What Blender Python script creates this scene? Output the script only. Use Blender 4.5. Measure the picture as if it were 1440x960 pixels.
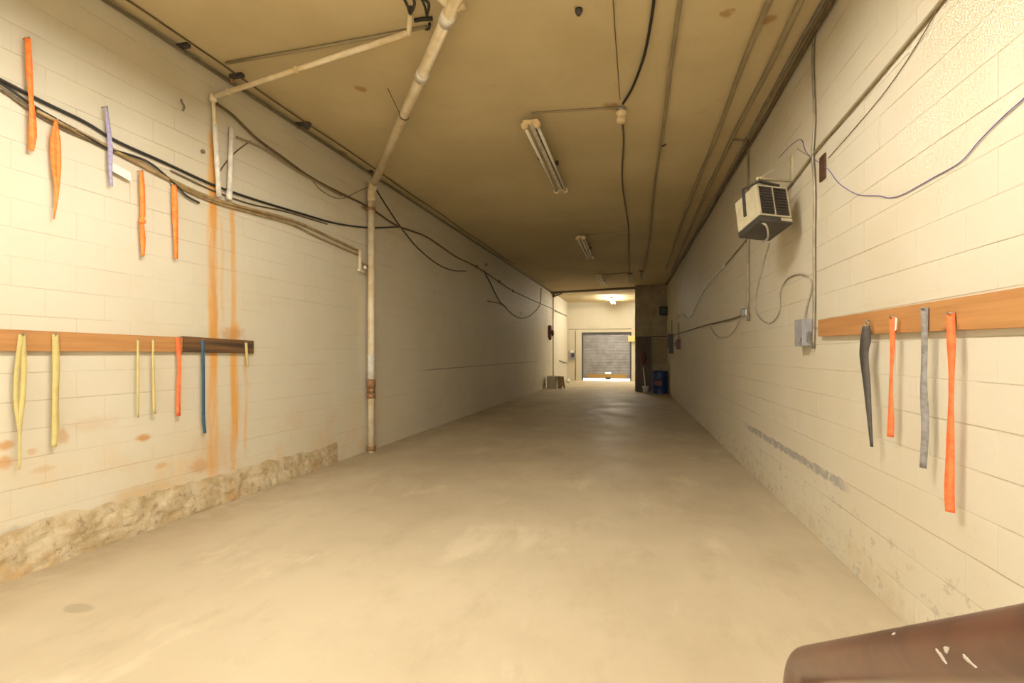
import bpy, math, random
from mathutils import Vector, Matrix
random.seed(7)
for o in list(bpy.data.objects): bpy.data.objects.remove(o)
scn = bpy.context.scene
col = scn.collection

# ------------------------------------------------------------------ camera
FPX, U0, V0, H = 680.0, 720.0, 496.0, 1.55
A = math.atan(174/FPX)
cam = bpy.data.cameras.new('camera'); camo = bpy.data.objects.new('camera', cam); col.objects.link(camo)
cam.sensor_width = 36; cam.lens = FPX/1440*36; cam.shift_y = 16/1440; cam.clip_start = .02; cam.clip_end = 300
camo.location = (0, 0, H); camo.rotation_euler = (math.pi/2, 0, A)
scn.camera = camo

# ------------------------------------------------------------------ world, exposure
w = bpy.data.worlds.new('world'); scn.world = w; w.use_nodes = True
w.node_tree.nodes['Background'].inputs[0].default_value = (1, .95, .83, 1)
w.node_tree.nodes['Background'].inputs[1].default_value = 6.0
vs = scn.view_settings
vs.view_transform = 'Standard'; vs.look = 'None'; vs.exposure = 0.22; vs.gamma = 1; vs.use_curve_mapping = False
def portal(name, loc, rot, sx, sy):
    l = bpy.data.lights.new(name, 'AREA'); l.shape = 'RECTANGLE'; l.size = sx; l.size_y = sy; l.cycles.is_portal = True
    o = bpy.data.objects.new(name, l); col.objects.link(o); o.location = loc; o.rotation_euler = rot
portal('loading_door_portal', (-1.2, -1.9, 1.45), (math.pi/2, 0, 0), 4.2, 2.9)
portal('side_door_portal', (1.35, 25.6, 1.05), (math.pi/2, 0, math.pi/2), 1.0, 2.1)
NEAR_LAMP = 240.0      # emission of the lit tubes over the camera
FAR_LAMP = 185.0       # emission of the lit tubes at the far end
LAMPCOL = (1.0, .95, .86)

# ------------------------------------------------------------------ the hall's planes (a hall that narrows slightly, roof pitched slightly)
TH = math.radians(.95)
LD = Vector((math.sin(TH), math.cos(TH), 0)); LN = Vector((math.cos(TH), -math.sin(TH), 0)); LP = LN*-4.206
RD = Vector((-math.sin(TH), math.cos(TH), 0)); RN = Vector((-math.cos(TH), -math.sin(TH), 0)); RP = RN*-1.5465
CZ0, CSL = H+2.755, -.03            # ceiling z at x = 0 and its fall across the hall
YB, YF, YP = 27.4, -1.7, 20.3       # back wall, wall behind the viewer, partition front
def xl(y): return LP.x + LD.x/LD.y*(y-LP.y)
def xr(y): return RP.x + RD.x/RD.y*(y-RP.y)
def zc(x): return CZ0 + CSL*x
FW = Vector((-math.sin(A), math.cos(A), 0)); RT = Vector((math.cos(A), math.sin(A), 0)); UP = Vector((0, 0, 1))
EYE = Vector((0, 0, H))
def ray(u, v): return FW + RT*((u-U0)/FPX) + UP*((V0-v)/FPX)
def hit(u, v, p, n):
    d = ray(u, v); return EYE + d*((p-EYE).dot(n)/d.dot(n))
def Lw(u, v, off=0): return hit(u, v, LP+LN*off, LN)
def Rw(u, v, off=0): return hit(u, v, RP+RN*off, RN)
CNRM = Vector((CSL, 0, -1)).normalized()*1.0
CNRM = Vector((-0.03, 0, -1)).normalized()
def Ce(u, v, off=0): return hit(u, v, Vector((0, 0, CZ0)) + CNRM*off, CNRM)
def Fl(u, v, off=0): return hit(u, v, Vector((0, 0, off)), UP)
def Bw(u, v, off=0): return hit(u, v, Vector((0, YB-off, 0)), Vector((0, -1, 0)))
def Pw(u, v, off=0): return hit(u, v, Vector((0, YP-off, 0)), Vector((0, -1, 0)))
def atd(u, v, d): return EYE + ray(u, v)*d

# ------------------------------------------------------------------ materials
class NT:
    def __init__(s, name):
        s.m = bpy.data.materials.new(name); s.m.use_nodes = True; s.t = s.m.node_tree
        s.b = s.t.nodes['Principled BSDF']; s.pos = None
    def n(s, k, **kw):
        x = s.t.nodes.new(k)
        for a_, b_ in kw.items(): setattr(x, a_, b_)
        return x
    def l(s, a_, b_): s.t.links.new(a_, b_)
    def put(s, sock, v):
        if hasattr(v, 'is_linked'): s.l(v, sock)
        else: sock.default_value = v
    def math(s, op, a_, b_=0.0, c=None, clamp=False):
        x = s.n('ShaderNodeMath', operation=op); x.use_clamp = clamp
        s.put(x.inputs[0], a_); s.put(x.inputs[1], b_)
        if c is not None: s.put(x.inputs[2], c)
        return x.outputs[0]
    def xyz(s):
        if not s.pos:
            g = s.n('ShaderNodeNewGeometry'); q = s.n('ShaderNodeSeparateXYZ'); s.l(g.outputs['Position'], q.inputs[0])
            s.pos = g.outputs['Position']; s.x, s.y, s.z = q.outputs
        return s.pos
    def noise(s, scale, detail=4, rough=.55, stretch=(1, 1, 1), off=(0, 0, 0)):
        s.xyz(); mp = s.n('ShaderNodeMapping'); s.l(s.pos, mp.inputs[0])
        mp.inputs['Scale'].default_value = stretch; mp.inputs['Location'].default_value = off
        x = s.n('ShaderNodeTexNoise'); s.l(mp.outputs[0], x.inputs['Vector'])
        x.inputs['Scale'].default_value = scale; x.inputs['Detail'].default_value = detail; x.inputs['Roughness'].default_value = rough
        return x.outputs[0]
    def ss(s, v, a_, b_, lo=0., hi=1.):
        x = s.n('ShaderNodeMapRange', interpolation_type='SMOOTHSTEP'); s.put(x.inputs[0], v)
        x.inputs[1].default_value = a_; x.inputs[2].default_value = b_; x.inputs[3].default_value = lo; x.inputs[4].default_value = hi
        return x.outputs[0]
    def mix(s, f, a_, b_):
        x = s.n('ShaderNodeMix', data_type='RGBA'); s.put(x.inputs[0], f)
        for sk, v in ((x.inputs[6], a_), (x.inputs[7], b_)):
            if hasattr(v, 'is_linked'): s.l(v, sk)
            else: sk.default_value = (*v, 1)
        return x.outputs[2]
    def mul(s, *v):
        r = v[0]
        for q in v[1:]: r = s.math('MULTIPLY', r, q)
        return r
    def bump(s, h, st=.3, dist=.01):
        x = s.n('ShaderNodeBump'); x.inputs['Strength'].default_value = st; x.inputs['Distance'].default_value = dist
        s.l(h, x.inputs['Height']); s.l(x.outputs[0], s.b.inputs['Normal'])
    def done(s, c, rough=.7, metal=0.):
        if hasattr(c, 'is_linked'): s.l(c, s.b.inputs['Base Color'])
        else: s.b.inputs['Base Color'].default_value = (*c, 1)
        s.put(s.b.inputs['Roughness'], rough); s.b.inputs['Metallic'].default_value = metal
        return s.m
def simple(name, c, rough=.55, metal=0., var=.18, scale=9., dark=None, stretch=(1, 1, 1), bump=0):
    t = NT(name); nz = t.noise(scale, 4, .6, stretch)
    d = dark or tuple(x*(1-var*1.6) for x in c)
    cc = t.mix(t.ss(nz, .35, .68), c, d)
    if bump: t.bump(nz, bump, .004)
    return t.done(cc, rough, metal)
def emis(name, c, st):
    m = bpy.data.materials.new(name); m.use_nodes = True; b = m.node_tree.nodes['Principled BSDF']
    b.inputs['Base Color'].default_value = (*c, 1); b.inputs['Emission Color'].default_value = (*c, 1); b.inputs['Emission Strength'].default_value = st
    return m

CREAM = (.645, .59, .46)
def wall_paint(name, side):
    t = NT(name); t.xyz()
    c = t.mix(t.ss(t.noise(.9, 5, .6), .35, .7), CREAM, (.62, .55, .405))
    c = t.mix(t.mul(t.ss(t.noise(6, 6, .7, off=(3, 1, 9)), .58, .75), .35), c, (.62, .50, .30))
    fine = t.noise(60, 4, .65)
    # scuffs that run along the courses
    c = t.mix(t.mul(t.ss(t.noise(2.2, 5, .7, (1, .35, 5)), .62, .74), .30), c, (.55, .42, .25))
    if side in 'LR':
        chh = (zc(-4.19)-.002)/22 if side == 'L' else (zc(1.55)-.004)/21
        fr = t.math('ABSOLUTE', t.math('SUBTRACT', t.math('FRACT', t.math('DIVIDE', t.z, chh)), .5))
        joint = t.ss(fr, .5-.0065/chh, .5-.002/chh)
        c = t.mix(t.mul(joint, t.ss(t.noise(1.4, 5, .65, (1, .5, 2.2), (7, 7, 7)), .45, .62), .4), c, (.42, .29, .17))
        if side == 'L':
            ln = t.mul(t.ss(t.math('ABSOLUTE', t.math('SUBTRACT', t.z, chh*6)), .006, .016, 1, 0), t.ss(t.y, Lw(575, 520).y, Lw(620, 515).y), t.ss(t.y, Lw(735, 505).y, Lw(765, 505).y, 1, 0), .6)
            c = t.mix(ln, c, (.14, .10, .06))
    if side == 'L':
        def drip(u, va, vb, wd, k, fa=.08, fb=.3, colr=(.70, .33, .05)):
            nonlocal c
            p, q = Lw(u, va), Lw(u, vb)
            wob = t.math('MULTIPLY', t.math('SUBTRACT', t.noise(2.0, 2, .5, (1, .4, 1), (u, 0, 0)), .5), .10)
            dist = t.math('ABSOLUTE', t.math('SUBTRACT', t.math('ADD', t.y, wob), p.y))
            m = t.mul(t.ss(dist, wd*.25, wd, 1, 0), t.ss(t.z, q.z-fb*.2, q.z+fb, 0, 1), t.ss(t.z, p.z-fa, p.z+fa, 1, 0),
                      t.ss(t.noise(7, 4, .6, (1, 1.6, .16), (u*.1, 0, 0)), .28, .6, .25, 1), k)
            c = t.mix(m, c, colr)
        drip(299, 185, 690, .085, .9); drip(301, 270, 560, .05, .6, colr=(.60, .24, .03))
        drip(328, 290, 700, .05, .75); drip(330, 455, 640, .085, .8); drip(345, 480, 650, .035, .5)
        drip(312, 300, 470, .03, .35); drip(300, 490, 610, .05, .5)
        def spot(u, v, ru, rv, k, colr=(.52, .25, .07)):
            nonlocal c
            p = Lw(u, v); e = Lw(u+ru, v); f = Lw(u, v-rv)
            ry, rz = abs(e.y-p.y), abs(f.z-p.z)
            wob = t.math('MULTIPLY', t.math('SUBTRACT', t.noise(8, 4, .65), .5), 1.5)
            dy = t.math('DIVIDE', t.math('SUBTRACT', t.y, p.y), ry); dz = t.math('DIVIDE', t.math('SUBTRACT', t.z, p.z), rz)
            r = t.math('ADD', t.math('SQRT', t.math('ADD', t.math('MULTIPLY', dy, dy), t.math('MULTIPLY', dz, dz))), wob)
            c = t.mix(t.mul(t.ss(r, .3, 1.1, 1, 0), k), c, colr)
        for a_ in ((203, 615, 15, 6, .85), (228, 654, 10, 6, .6), (6, 627, 20, 9, .8), (6, 650, 18, 12, .7), (44, 634, 9, 6, .5),
                   (88, 612, 10, 14, .55), (280, 655, 16, 12, .5), (325, 470, 22, 14, .6), (60, 660, 22, 6, .4), (130, 595, 40, 14, .22), (300, 640, 40, 40, .25)): spot(*a_)
        spot(20, 748, 34, 12, .75, (.36, .33, .28)); spot(205, 690, 60, 14, .5, (.50, .32, .13))
        # damp yellowing creeping up from the floor near the board
        lowm = t.mul(t.ss(t.z, .35, 1.05, 1, 0), t.ss(t.noise(2.6, 6, .7, off=(9, 3, 2)), .42, .68), t.ss(t.y, 6, 9, 1, .2), .55)
        c = t.mix(lowm, c, (.66, .43, .18))
    if side == 'R':
        p, q = Rw(1050, 597), Rw(1198, 682)
        wob = t.math('MULTIPLY', t.math('SUBTRACT', t.noise(9, 5, .7), .5), .11)
        dz = t.math('ABSOLUTE', t.math('ADD', t.math('SUBTRACT', t.z, .575), wob))
        m = t.mul(t.ss(dz, .022, .045, 1, 0), t.ss(t.y, q.y-.03, q.y+.25, 0, 1), t.ss(t.y, p.y-.3, p.y+.2, 1, 0), t.ss(t.noise(14, 4, .7), .35, .48), .9)
        c = t.mix(m, c, (.33, .30, .27))
        chips = t.mul(t.ss(t.z, .3, .62, 1, 0), t.ss(t.noise(7.5, 6, .75, (1, 1, 1.4)), .55, .64), t.ss(t.y, 1.0, 2.2, .4, 1), .75)
        c = t.mix(chips, c, (.40, .34, .25))
        spl = t.mul(t.ss(t.z, .5, 1.4, 1, 0), t.ss(t.noise(11, 5, .7, off=(4, 4, 4)), .66, .74), .5)
        c = t.mix(spl, c, (.50, .42, .30))
        lowm = t.mul(t.ss(t.z, 0, .35, 1, 0), t.ss(t.noise(4, 6, .7), .45, .62), .55)
        c = t.mix(lowm, c, (.56, .42, .22))
    hgt = t.math('ADD', t.math('MULTIPLY', fine, .5), t.math('MULTIPLY', t.noise(14, 5, .6), .8))
    t.bump(hgt, .35, .006)
    return t.done(c, .62)
M = {}
M['paintL'] = wall_paint('cream_paint_stained', 'L'); M['paintR'] = wall_paint('cream_paint_chipped', 'R'); M['paint'] = wall_paint('cream_paint', 'B')
M['tanpaint'] = simple('dark_tan_paint', (.40, .33, .20), .7, scale=3, dark=(.30, .24, .13))  # mottled tan for the partition front, darker than the wall cream
def floor_mat():
    t = NT('worn_concrete'); t.xyz()
    c = t.mix(t.ss(t.noise(.55, 6, .6), .35, .68), (.57, .48, .33), (.48, .395, .265))
    c = t.mix(t.mul(t.ss(t.noise(2.4, 6, .7, (1, .5, 1), (5, 5, 0)), .48, .72), .55), c, (.42, .34, .22))
    c = t.mix(t.mul(t.ss(t.noise(1.7, 5, .65, (1, .45, 1), (11, 2, 0)), .55, .7), .5), c, (.72, .62, .44))
    c = t.mix(t.mul(t.ss(t.noise(16, 5, .7), .62, .74), .35), c, (.36, .29, .19))
    c = t.mix(t.mul(t.ss(t.noise(30, 3, .6, (1, .4, 1), (3, 0, 0)), .72, .78), .5), c, (.82, .74, .58))
    dw = t.math('SUBTRACT', t.x, t.math('MULTIPLY_ADD', t.y, LD.x/LD.y, LP.x))
    c = t.mix(t.mul(t.ss(dw, .1, .75, 1, 0), t.ss(t.noise(3, 6, .7, off=(1, 8, 0)), .3, .65), .6), c, (.36, .27, .16))
    p = Fl(110, 855); dx = t.math('DIVIDE', t.math('SUBTRACT', t.x, p.x), .11); dy = t.math('DIVIDE', t.math('SUBTRACT', t.y, p.y), .055)
    r = t.math('ADD', t.math('ADD', t.math('MULTIPLY', dx, dx), t.math('MULTIPLY', dy, dy)), t.math('SUBTRACT', t.noise(20, 3), .5))
    c = t.mix(t.ss(r, .5, 1.2, .55, 0), c, (.30, .24, .15))
    t.bump(t.math('ADD', t.noise(3, 4, .5), t.math('MULTIPLY', t.noise(45, 5, .65), .35)), .25, .01)
    return t.done(c, t.ss(t.noise(1.3, 5, .6), .3, .7, .42, .62))
M['floor'] = floor_mat()
def ceil_mat():
    t = NT('yellowed_ceiling'); t.xyz()
    c = t.mix(t.ss(t.noise(.5, 5, .6), .35, .7), (.62, .505, .29), (.53, .425, .235))
    c = t.mix(t.mul(t.ss(t.noise(3, 6, .7, off=(2, 7, 1)), .55, .75), .3), c, (.42, .33, .19))
    c = t.mix(t.mul(t.ss(t.noise(5, 5, .75, off=(8, 1, 4)), .70, .76), .7), c, (.40, .19, .06))
    for (u, v, rr) in ((1022, 18, .06), (1081, 28, .07), (814, 13, .04), (508, 125, .08), (860, 150, .12), (480, 215, .12)):
        p = Ce(u, v); dx = t.math('SUBTRACT', t.x, p.x); dy = t.math('SUBTRACT', t.y, p.y)
        r = t.math('ADD', t.math('SQRT', t.math('ADD', t.math('MULTIPLY', dx, dx), t.math('MULTIPLY', dy, dy))), t.math('MULTIPLY', t.math('SUBTRACT', t.noise(14, 4), .5), .12))
        c = t.mix(t.ss(r, rr*.4, rr, .7, 0), c, (.33, .16, .05))
    t.bump(t.noise(22, 6, .65), .3, .008)
    return t.done(c, .8)
M['ceil'] = ceil_mat()
def parge_mat():
    t = NT('crumbling_parge'); t.xyz()
    c = t.mix(t.ss(t.noise(5, 6, .7), .38, .62), (.58, .48, .31), (.43, .32, .17))
    c = t.mix(t.mul(t.ss(t.noise(13, 5, .75), .56, .66), .75), c, (.27, .18, .085))
    c = t.mix(t.mul(t.ss(t.noise(3, 4, .6, off=(1, 2, 3)), .52, .66), .5), c, (.50, .28, .09))
    t.bump(t.noise(30, 6, .7), .7, .012)
    return t.done(c, .85)
M['parge'] = parge_mat()
def wood(name, c1, c2, ax='y'):
    t = NT(name); t.xyz()
    st = {'y': (14, .7, 14), 'z': (14, 14, .7), 'x': (.7, 14, 14)}[ax]
    c = t.mix(t.ss(t.noise(1.6, 5, .6, st), .3, .7), c1, c2)
    c = t.mix(t.mul(t.ss(t.noise(3, 3, .5, (1, 1, 2)), .68, .76), .8), c, tuple(x*.35 for x in c2))
    return t.done(c, .6)
M['wood'] = wood('amber_wood', (.50, .25, .088), (.39, .18, .058)); M['burnt'] = wood('charred_wood', (.17, .085, .03), (.05, .03, .018))
M['darkwood'] = wood('dark_plywood', (.13, .085, .04), (.08, .05, .025), 'z'); M['doorwood'] = wood('door_wood', (.55, .33, .10), (.42, .24, .07), 'x')
M['pvc'] = simple('painted_pipe', (.80, .70, .50), .45, dark=(.66, .52, .30), scale=5)
M['pvcw'] = simple('white_plastic_pipe', (.86, .81, .70), .4)
M['rustpipe'] = simple('rusty_coupling', (.42, .24, .10), .6, .3, dark=(.25, .13, .06), scale=30)
M['black'] = simple('black_rubber', (.03, .026, .022), .5)
M['browncable'] = simple('old_brown_cable', (.16, .11, .055), .6)
M['copper'] = simple('dull_copper', (.46, .33, .16), .5, .3, dark=(.30, .20, .09))
M['conduit'] = simple('grey_conduit', (.36, .31, .23), .45, .5)
M['ceilcon'] = simple('painted_conduit', (.34, .275, .16), .6, dark=(.28, .22, .125), scale=3)
M['greycable'] = simple('grey_cable', (.48, .43, .34), .5)
M['whitecable'] = simple('white_cable', (.85, .83, .76), .4)
M['purple'] = simple('violet_wire', (.20, .16, .38), .45)
M['purplerib'] = simple('violet_ribbon', (.42, .38, .58), .6, scale=40)
M['orange'] = simple('orange_ribbon', (.98, .27, .045), .6, dark=(.85, .19, .03), scale=25)
M['redorange'] = simple('red_orange_ribbon', (.92, .20, .055), .6, dark=(.78, .13, .035), scale=25)
M['yellow'] = simple('faded_yellow_strap', (.58, .48, .19), .7, dark=(.52, .42, .15), scale=12)
M['blue'] = simple('blue_strap', (.035, .09, .14), .6, scale=25)
M['greystrap'] = simple('grey_strap', (.30, .28, .27), .7, dark=(.20, .18, .17), scale=25)
M['blackstrap'] = simple('black_leather_strap', (.07, .06, .05), .5, scale=25)
M['steel'] = simple('dull_steel', (.40, .38, .35), .4, .8)
M['boxgrey'] = simple('grey_box_paint', (.34, .33, .34), .5, scale=14, var=.1)
M['heater'] = simple('beige_enamel', (.56, .49, .33), .45, var=.1)
M['grille'] = simple('dark_grille', (.045, .035, .028), .55)
M['heaterblk'] = simple('dark_enamel', (.06, .052, .045), .45)
M['endcap'] = simple('cream_lampholder', (.85, .66, .38), .45, var=.1)
M['housing'] = simple('brown_enamel', (.20, .16, .10), .5)
M['tubeoff'] = simple('dusty_glass_tube', (.80, .76, .66), .25, var=.06)
M['strip'] = simple('cream_enamel', (.74, .66, .50), .45)
M['tubeN'] = emis('lit_tube', LAMPCOL, NEAR_LAMP); M['tubeF'] = emis('lit_far_tube', (1, .94, .80), FAR_LAMP)
M['paper'] = simple('white_paper', (.88, .84, .74), .7, var=.05)
M['rail'] = simple('brown_rail_paint', (.115, .052, .031), .28, dark=(.075, .036, .022), scale=22, bump=.1)
M['chip'] = simple('bare_primer', (.60, .52, .42), .6)
M['shutter'] = simple('grey_shutter', (.34, .33, .35), .5, .2, dark=(.25, .24, .25), scale=3)
M['shutdark'] = simple('dark_door_frame', (.10, .095, .09), .5, .3)
M['red'] = simple('red_enamel', (.17, .03, .022), .4)
M['drum'] = simple('blue_drum', (.02, .045, .14), .45, scale=6)
M['pink'] = simple('faded_pink_label', (.27, .12, .10), .7)
M['card'] = simple('cardboard', (.50, .34, .16), .8); M['cardpale'] = simple('pale_carton', (.62, .55, .40), .8)
M['signy'] = simple('yellow_sign', (.85, .72, .30), .5, var=.05)
M['asphalt'] = simple('pale_outdoor_paving', (.42, .40, .36), .9)
M['board'] = simple('tan_panel', (.34, .26, .13), .7)
M['slotplate'] = simple('slot_plate', (.13, .06, .03), .7, .3)  # darkness of the recessed slot, put into the colour

# ------------------------------------------------------------------ mesh builder
class MB:
    def __init__(s): s.v = []; s.f = []; s.sm = []
    def quad_box(s, p, ext):
        """p: four corners (Vectors), extruded by ext"""
        i = len(s.v); s.v += [tuple(q) for q in p] + [tuple(q+ext) for q in p]
        n = (p[1]-p[0]).cross(p[2]-p[0])
        fs = [(3, 2, 1, 0), (4, 5, 6, 7), (0, 1, 5, 4), (1, 2, 6, 5), (2, 3, 7, 6), (3, 0, 4, 7)]
        if n.dot(ext) < 0: fs = [f[::-1] for f in fs]
        for f in fs: s.f.append(tuple(i+k for k in f)); s.sm.append(False)
        return s
    def box(s, c, size, mat=None):
        x, y, z = (k/2 for k in size); c = Vector(c); m = mat or Matrix.Identity(3)
        p = [c + m @ Vector(q) for q in ((-x, -y, -z), (x, -y, -z), (x, y, -z), (-x, y, -z))]
        return s.quad_box(p, m @ Vector((0, 0, 2*z)))
    def tube(s, pts, r, n=8, caps=True):
        pts = [Vector(p) for p in pts]; rs = r if isinstance(r, (list, tuple)) else [r]*len(pts)
        i0 = len(s.v); t0 = (pts[1]-pts[0]).normalized()
        up = Vector((0, 0, 1)) if abs(t0.z) < .9 else Vector((1, 0, 0))
        nx = t0.cross(up).normalized()
        for k, p in enumerate(pts):
            if k == 0: t = t0
            elif k == len(pts)-1: t = (pts[k]-pts[k-1]).normalized()
            else:
                t = (pts[k]-pts[k-1]).normalized() + (pts[k+1]-pts[k]).normalized()
                t = t.normalized() if t.length > 1e-6 else t0
            nx = (nx - t*nx.dot(t)); nx = nx.normalized() if nx.length > 1e-6 else t.orthogonal().normalized()
            ny = t.cross(nx)
            for j in range(n):
                a_ = 2*math.pi*j/n; s.v.append(tuple(p + (nx*math.cos(a_) + ny*math.sin(a_))*rs[k]))
        for k in range(len(pts)-1):
            for j in range(n):
                a_, b_ = i0+k*n+j, i0+k*n+(j+1) % n
                s.f.append((a_, b_, b_+n, a_+n)); s.sm.append(True)
        if caps:
            s.f.append(tuple(i0+j for j in range(n))[::-1]); s.sm.append(False)
            e = i0+(len(pts)-1)*n; s.f.append(tuple(e+j for j in range(n))); s.sm.append(False)
        return s
    def lathe(s, base, axis, prof, n=20):
        base = Vector(base); ax = Vector(axis).normalized(); x = ax.orthogonal().normalized(); y = ax.cross(x); i0 = len(s.v)
        for (r, h) in prof:
            for j in range(n):
                a_ = 2*math.pi*j/n; s.v.append(tuple(base + ax*h + (x*math.cos(a_) + y*math.sin(a_))*max(r, 1e-4)))
        for k in range(len(prof)-1):
            for j in range(n):
                a_, b_ = i0+k*n+j, i0+k*n+(j+1) % n; s.f.append((a_, b_, b_+n, a_+n)); s.sm.append(True)
        s.f.append(tuple(i0+j for j in range(n))[::-1]); s.sm.append(False)
        e = i0+(len(prof)-1)*n; s.f.append(tuple(e+j for j in range(n))); s.sm.append(False)
        return s
    def band(s, pts, wd, side, th=.0016, tw=None, nrm=None):
        """flat strap: pts down its length, widths, side direction across it, twist angle at each point"""
        i0 = len(s.v); n = len(pts)
        for k in range(n):
            a_ = tw[k] if tw else 0; x = side*math.cos(a_) + nrm*math.sin(a_); y = nrm*math.cos(a_) - side*math.sin(a_)
            for sx, sy in ((-1, -1), (1, -1), (1, 1), (-1, 1)): s.v.append(tuple(pts[k] + x*(sx*wd[k]/2) + y*(sy*th/2)))
        for k in range(n-1):
            for j in range(4):
                a_, b_ = i0+k*4+j, i0+k*4+(j+1) % 4; s.f.append((a_, b_, b_+4, a_+4)); s.sm.append(True)
        s.f.append((i0+3, i0+2, i0+1, i0)); s.sm.append(False); e = i0+(n-1)*4; s.f.append((e, e+1, e+2, e+3)); s.sm.append(False)
        return s
    def build(s, name, mat, parent=None, bevel=0):
        me = bpy.data.meshes.new(name); me.from_pydata(s.v, [], s.f)
        me.polygons.foreach_set('use_smooth', s.sm); me.materials.append(mat); me.validate(); me.update()
        o = bpy.data.objects.new(name, me); col.objects.link(o)
        if parent:
            o.parent = parent
            if parent.type == 'EMPTY': o.matrix_parent_inverse = Matrix.Translation(-parent.location)
        if bevel:
            b = o.modifiers.new('bevel', 'BEVEL'); b.width = bevel; b.segments = 2; b.limit_method = 'ANGLE'
        return o
def tag(o, label, cat, group=None):
    o['label'] = label; o['category'] = cat
    if group: o['group'] = group
    return o
def thing(name, loc, label, cat, group=None):
    o = bpy.data.objects.new(name, None); col.objects.link(o); o.location = loc; o.empty_display_size = .05
    return tag(o, label, cat, group)
def struct(o): o['kind'] = 'structure'; return o
def smooth(pts, k=5):
    """Catmull-Rom through the points"""
    P = [Vector(p) for p in pts]; P = [P[0]*2-P[1]] + P + [P[-1]*2-P[-2]]; out = []
    for i in range(1, len(P)-2):
        for j in range(k):
            t = j/k; a_, b_, c, d = P[i-1:i+3]
            out.append(.5*((2*b_) + (c-a_)*t + (2*a_-5*b_+4*c-d)*t*t + (3*b_-a_-3*c+d)*t**3))
    return out + [P[-2]]
def cable(name, fn, px, r, mat, label, cat='cable', off=None, group=None, sides=7, k=5):
    pts = smooth([fn(u, v, off if off is not None else r+.004) for u, v in px], k)
    return tag(MB().tube(pts, r, sides).build(name, M[mat]), label, cat, group)

# ------------------------------------------------------------------ the room shell
def slab(name, corners, ext, mat): return struct(MB().quad_box([Vector(c) for c in corners], Vector(ext)).build(name, mat))
DEP = .004   # backing lies this far behind the block faces
slab('floor', [(-6, YF-.6, 0), (3.2, YF-.6, 0), (3.2, YB+1.5, 0), (-6, YB+1.5, 0)], (0, 0, -.3), M['floor'])
slab('ceiling', [(-6, YF-.3, zc(-6)), (-6, YB+.3, zc(-6)), (3, YB+.3, zc(3)), (3, YF-.3, zc(3))], (0, 0, .3), M['ceil'])
def wall_slabs(P, D, N, spans, name, mat):
    mb = MB()
    for s0, s1, z0, z1 in spans:
        p = [P + D*s0 - N*DEP, P + D*s1 - N*DEP]
        mb.quad_box([Vector((p[0].x, p[0].y, z0)), Vector((p[1].x, p[1].y, z0)), Vector((p[1].x, p[1].y, z1)), Vector((p[0].x, p[0].y, z1))], -N*.25)
    return struct(mb.build(name, mat))
SL = (YB-LP.y)/LD.y; SR = (YB-RP.y)/RD.y; SF = YF
wallL = wall_slabs(LP, LD, LN, [(SF, SL+.3, 0, zc(-4.2)+.1)], 'wall_left', M['paintL'])
SD0, SD1, SDH = 25.1, 26.1, 2.1      # side doorway hidden behind the partition: the daylight at the far end comes in here
wallR = wall_slabs(RP, RD, RN, [(SF, SD0, 0, zc(1.5)+.1), (SD1, SR+.3, 0, zc(1.5)+.1), (SD0, SD1, SDH, zc(1.5)+.1)], 'wall_right', M['paintR'])
# wall behind the viewer with the open loading door that lets daylight in
fmb = MB(); FD0, FD1, FDH = -3.3, .9, 2.9
for x0, x1, z0, z1 in ((-4.7, FD0, 0, 4.5), (FD1, 2.1, 0, 4.5), (FD0, FD1, FDH, 4.5)):
    fmb.quad_box([Vector((x0, YF, z0)), Vector((x1, YF, z0)), Vector((x1, YF, z1)), Vector((x0, YF, z1))], Vector((0, -.25, 0)))
struct(fmb.build('wall_front', M['paint']))
# roll-up door opening in the back wall
dl, dr = Bw(818, 500).x, Bw(888, 500).x; dtop = Bw(850, 467).z
bmb = MB()
for x0, x1, z0, z1 in ((xl(YB)-.3, dl, 0, 4.5), (dr, xr(YB)+.3, 0, 4.5), (dl, dr, dtop, 4.5)):
    bmb.quad_box([Vector((x0, YB+DEP, z0)), Vector((x1, YB+DEP, z0)), Vector((x1, YB+DEP, z1)), Vector((x0, YB+DEP, z1))], Vector((0, .25, 0)))
wallB = struct(bmb.build('wall_back', M['paint']))
# partition that juts out of the right wall
PX0 = Pw(893, 480).x; PD = 3.6
part = struct(MB().quad_box([Vector((PX0+DEP, YP+DEP, 0)), Vector((xr(YP)+.1, YP+DEP, 0)), Vector((xr(YP)+.1, YP+PD, 0)), Vector((PX0+DEP, YP+PD, 0))], Vector((0, 0, zc(.5)+.03))).build('wall_partition', M['tanpaint']))

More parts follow.
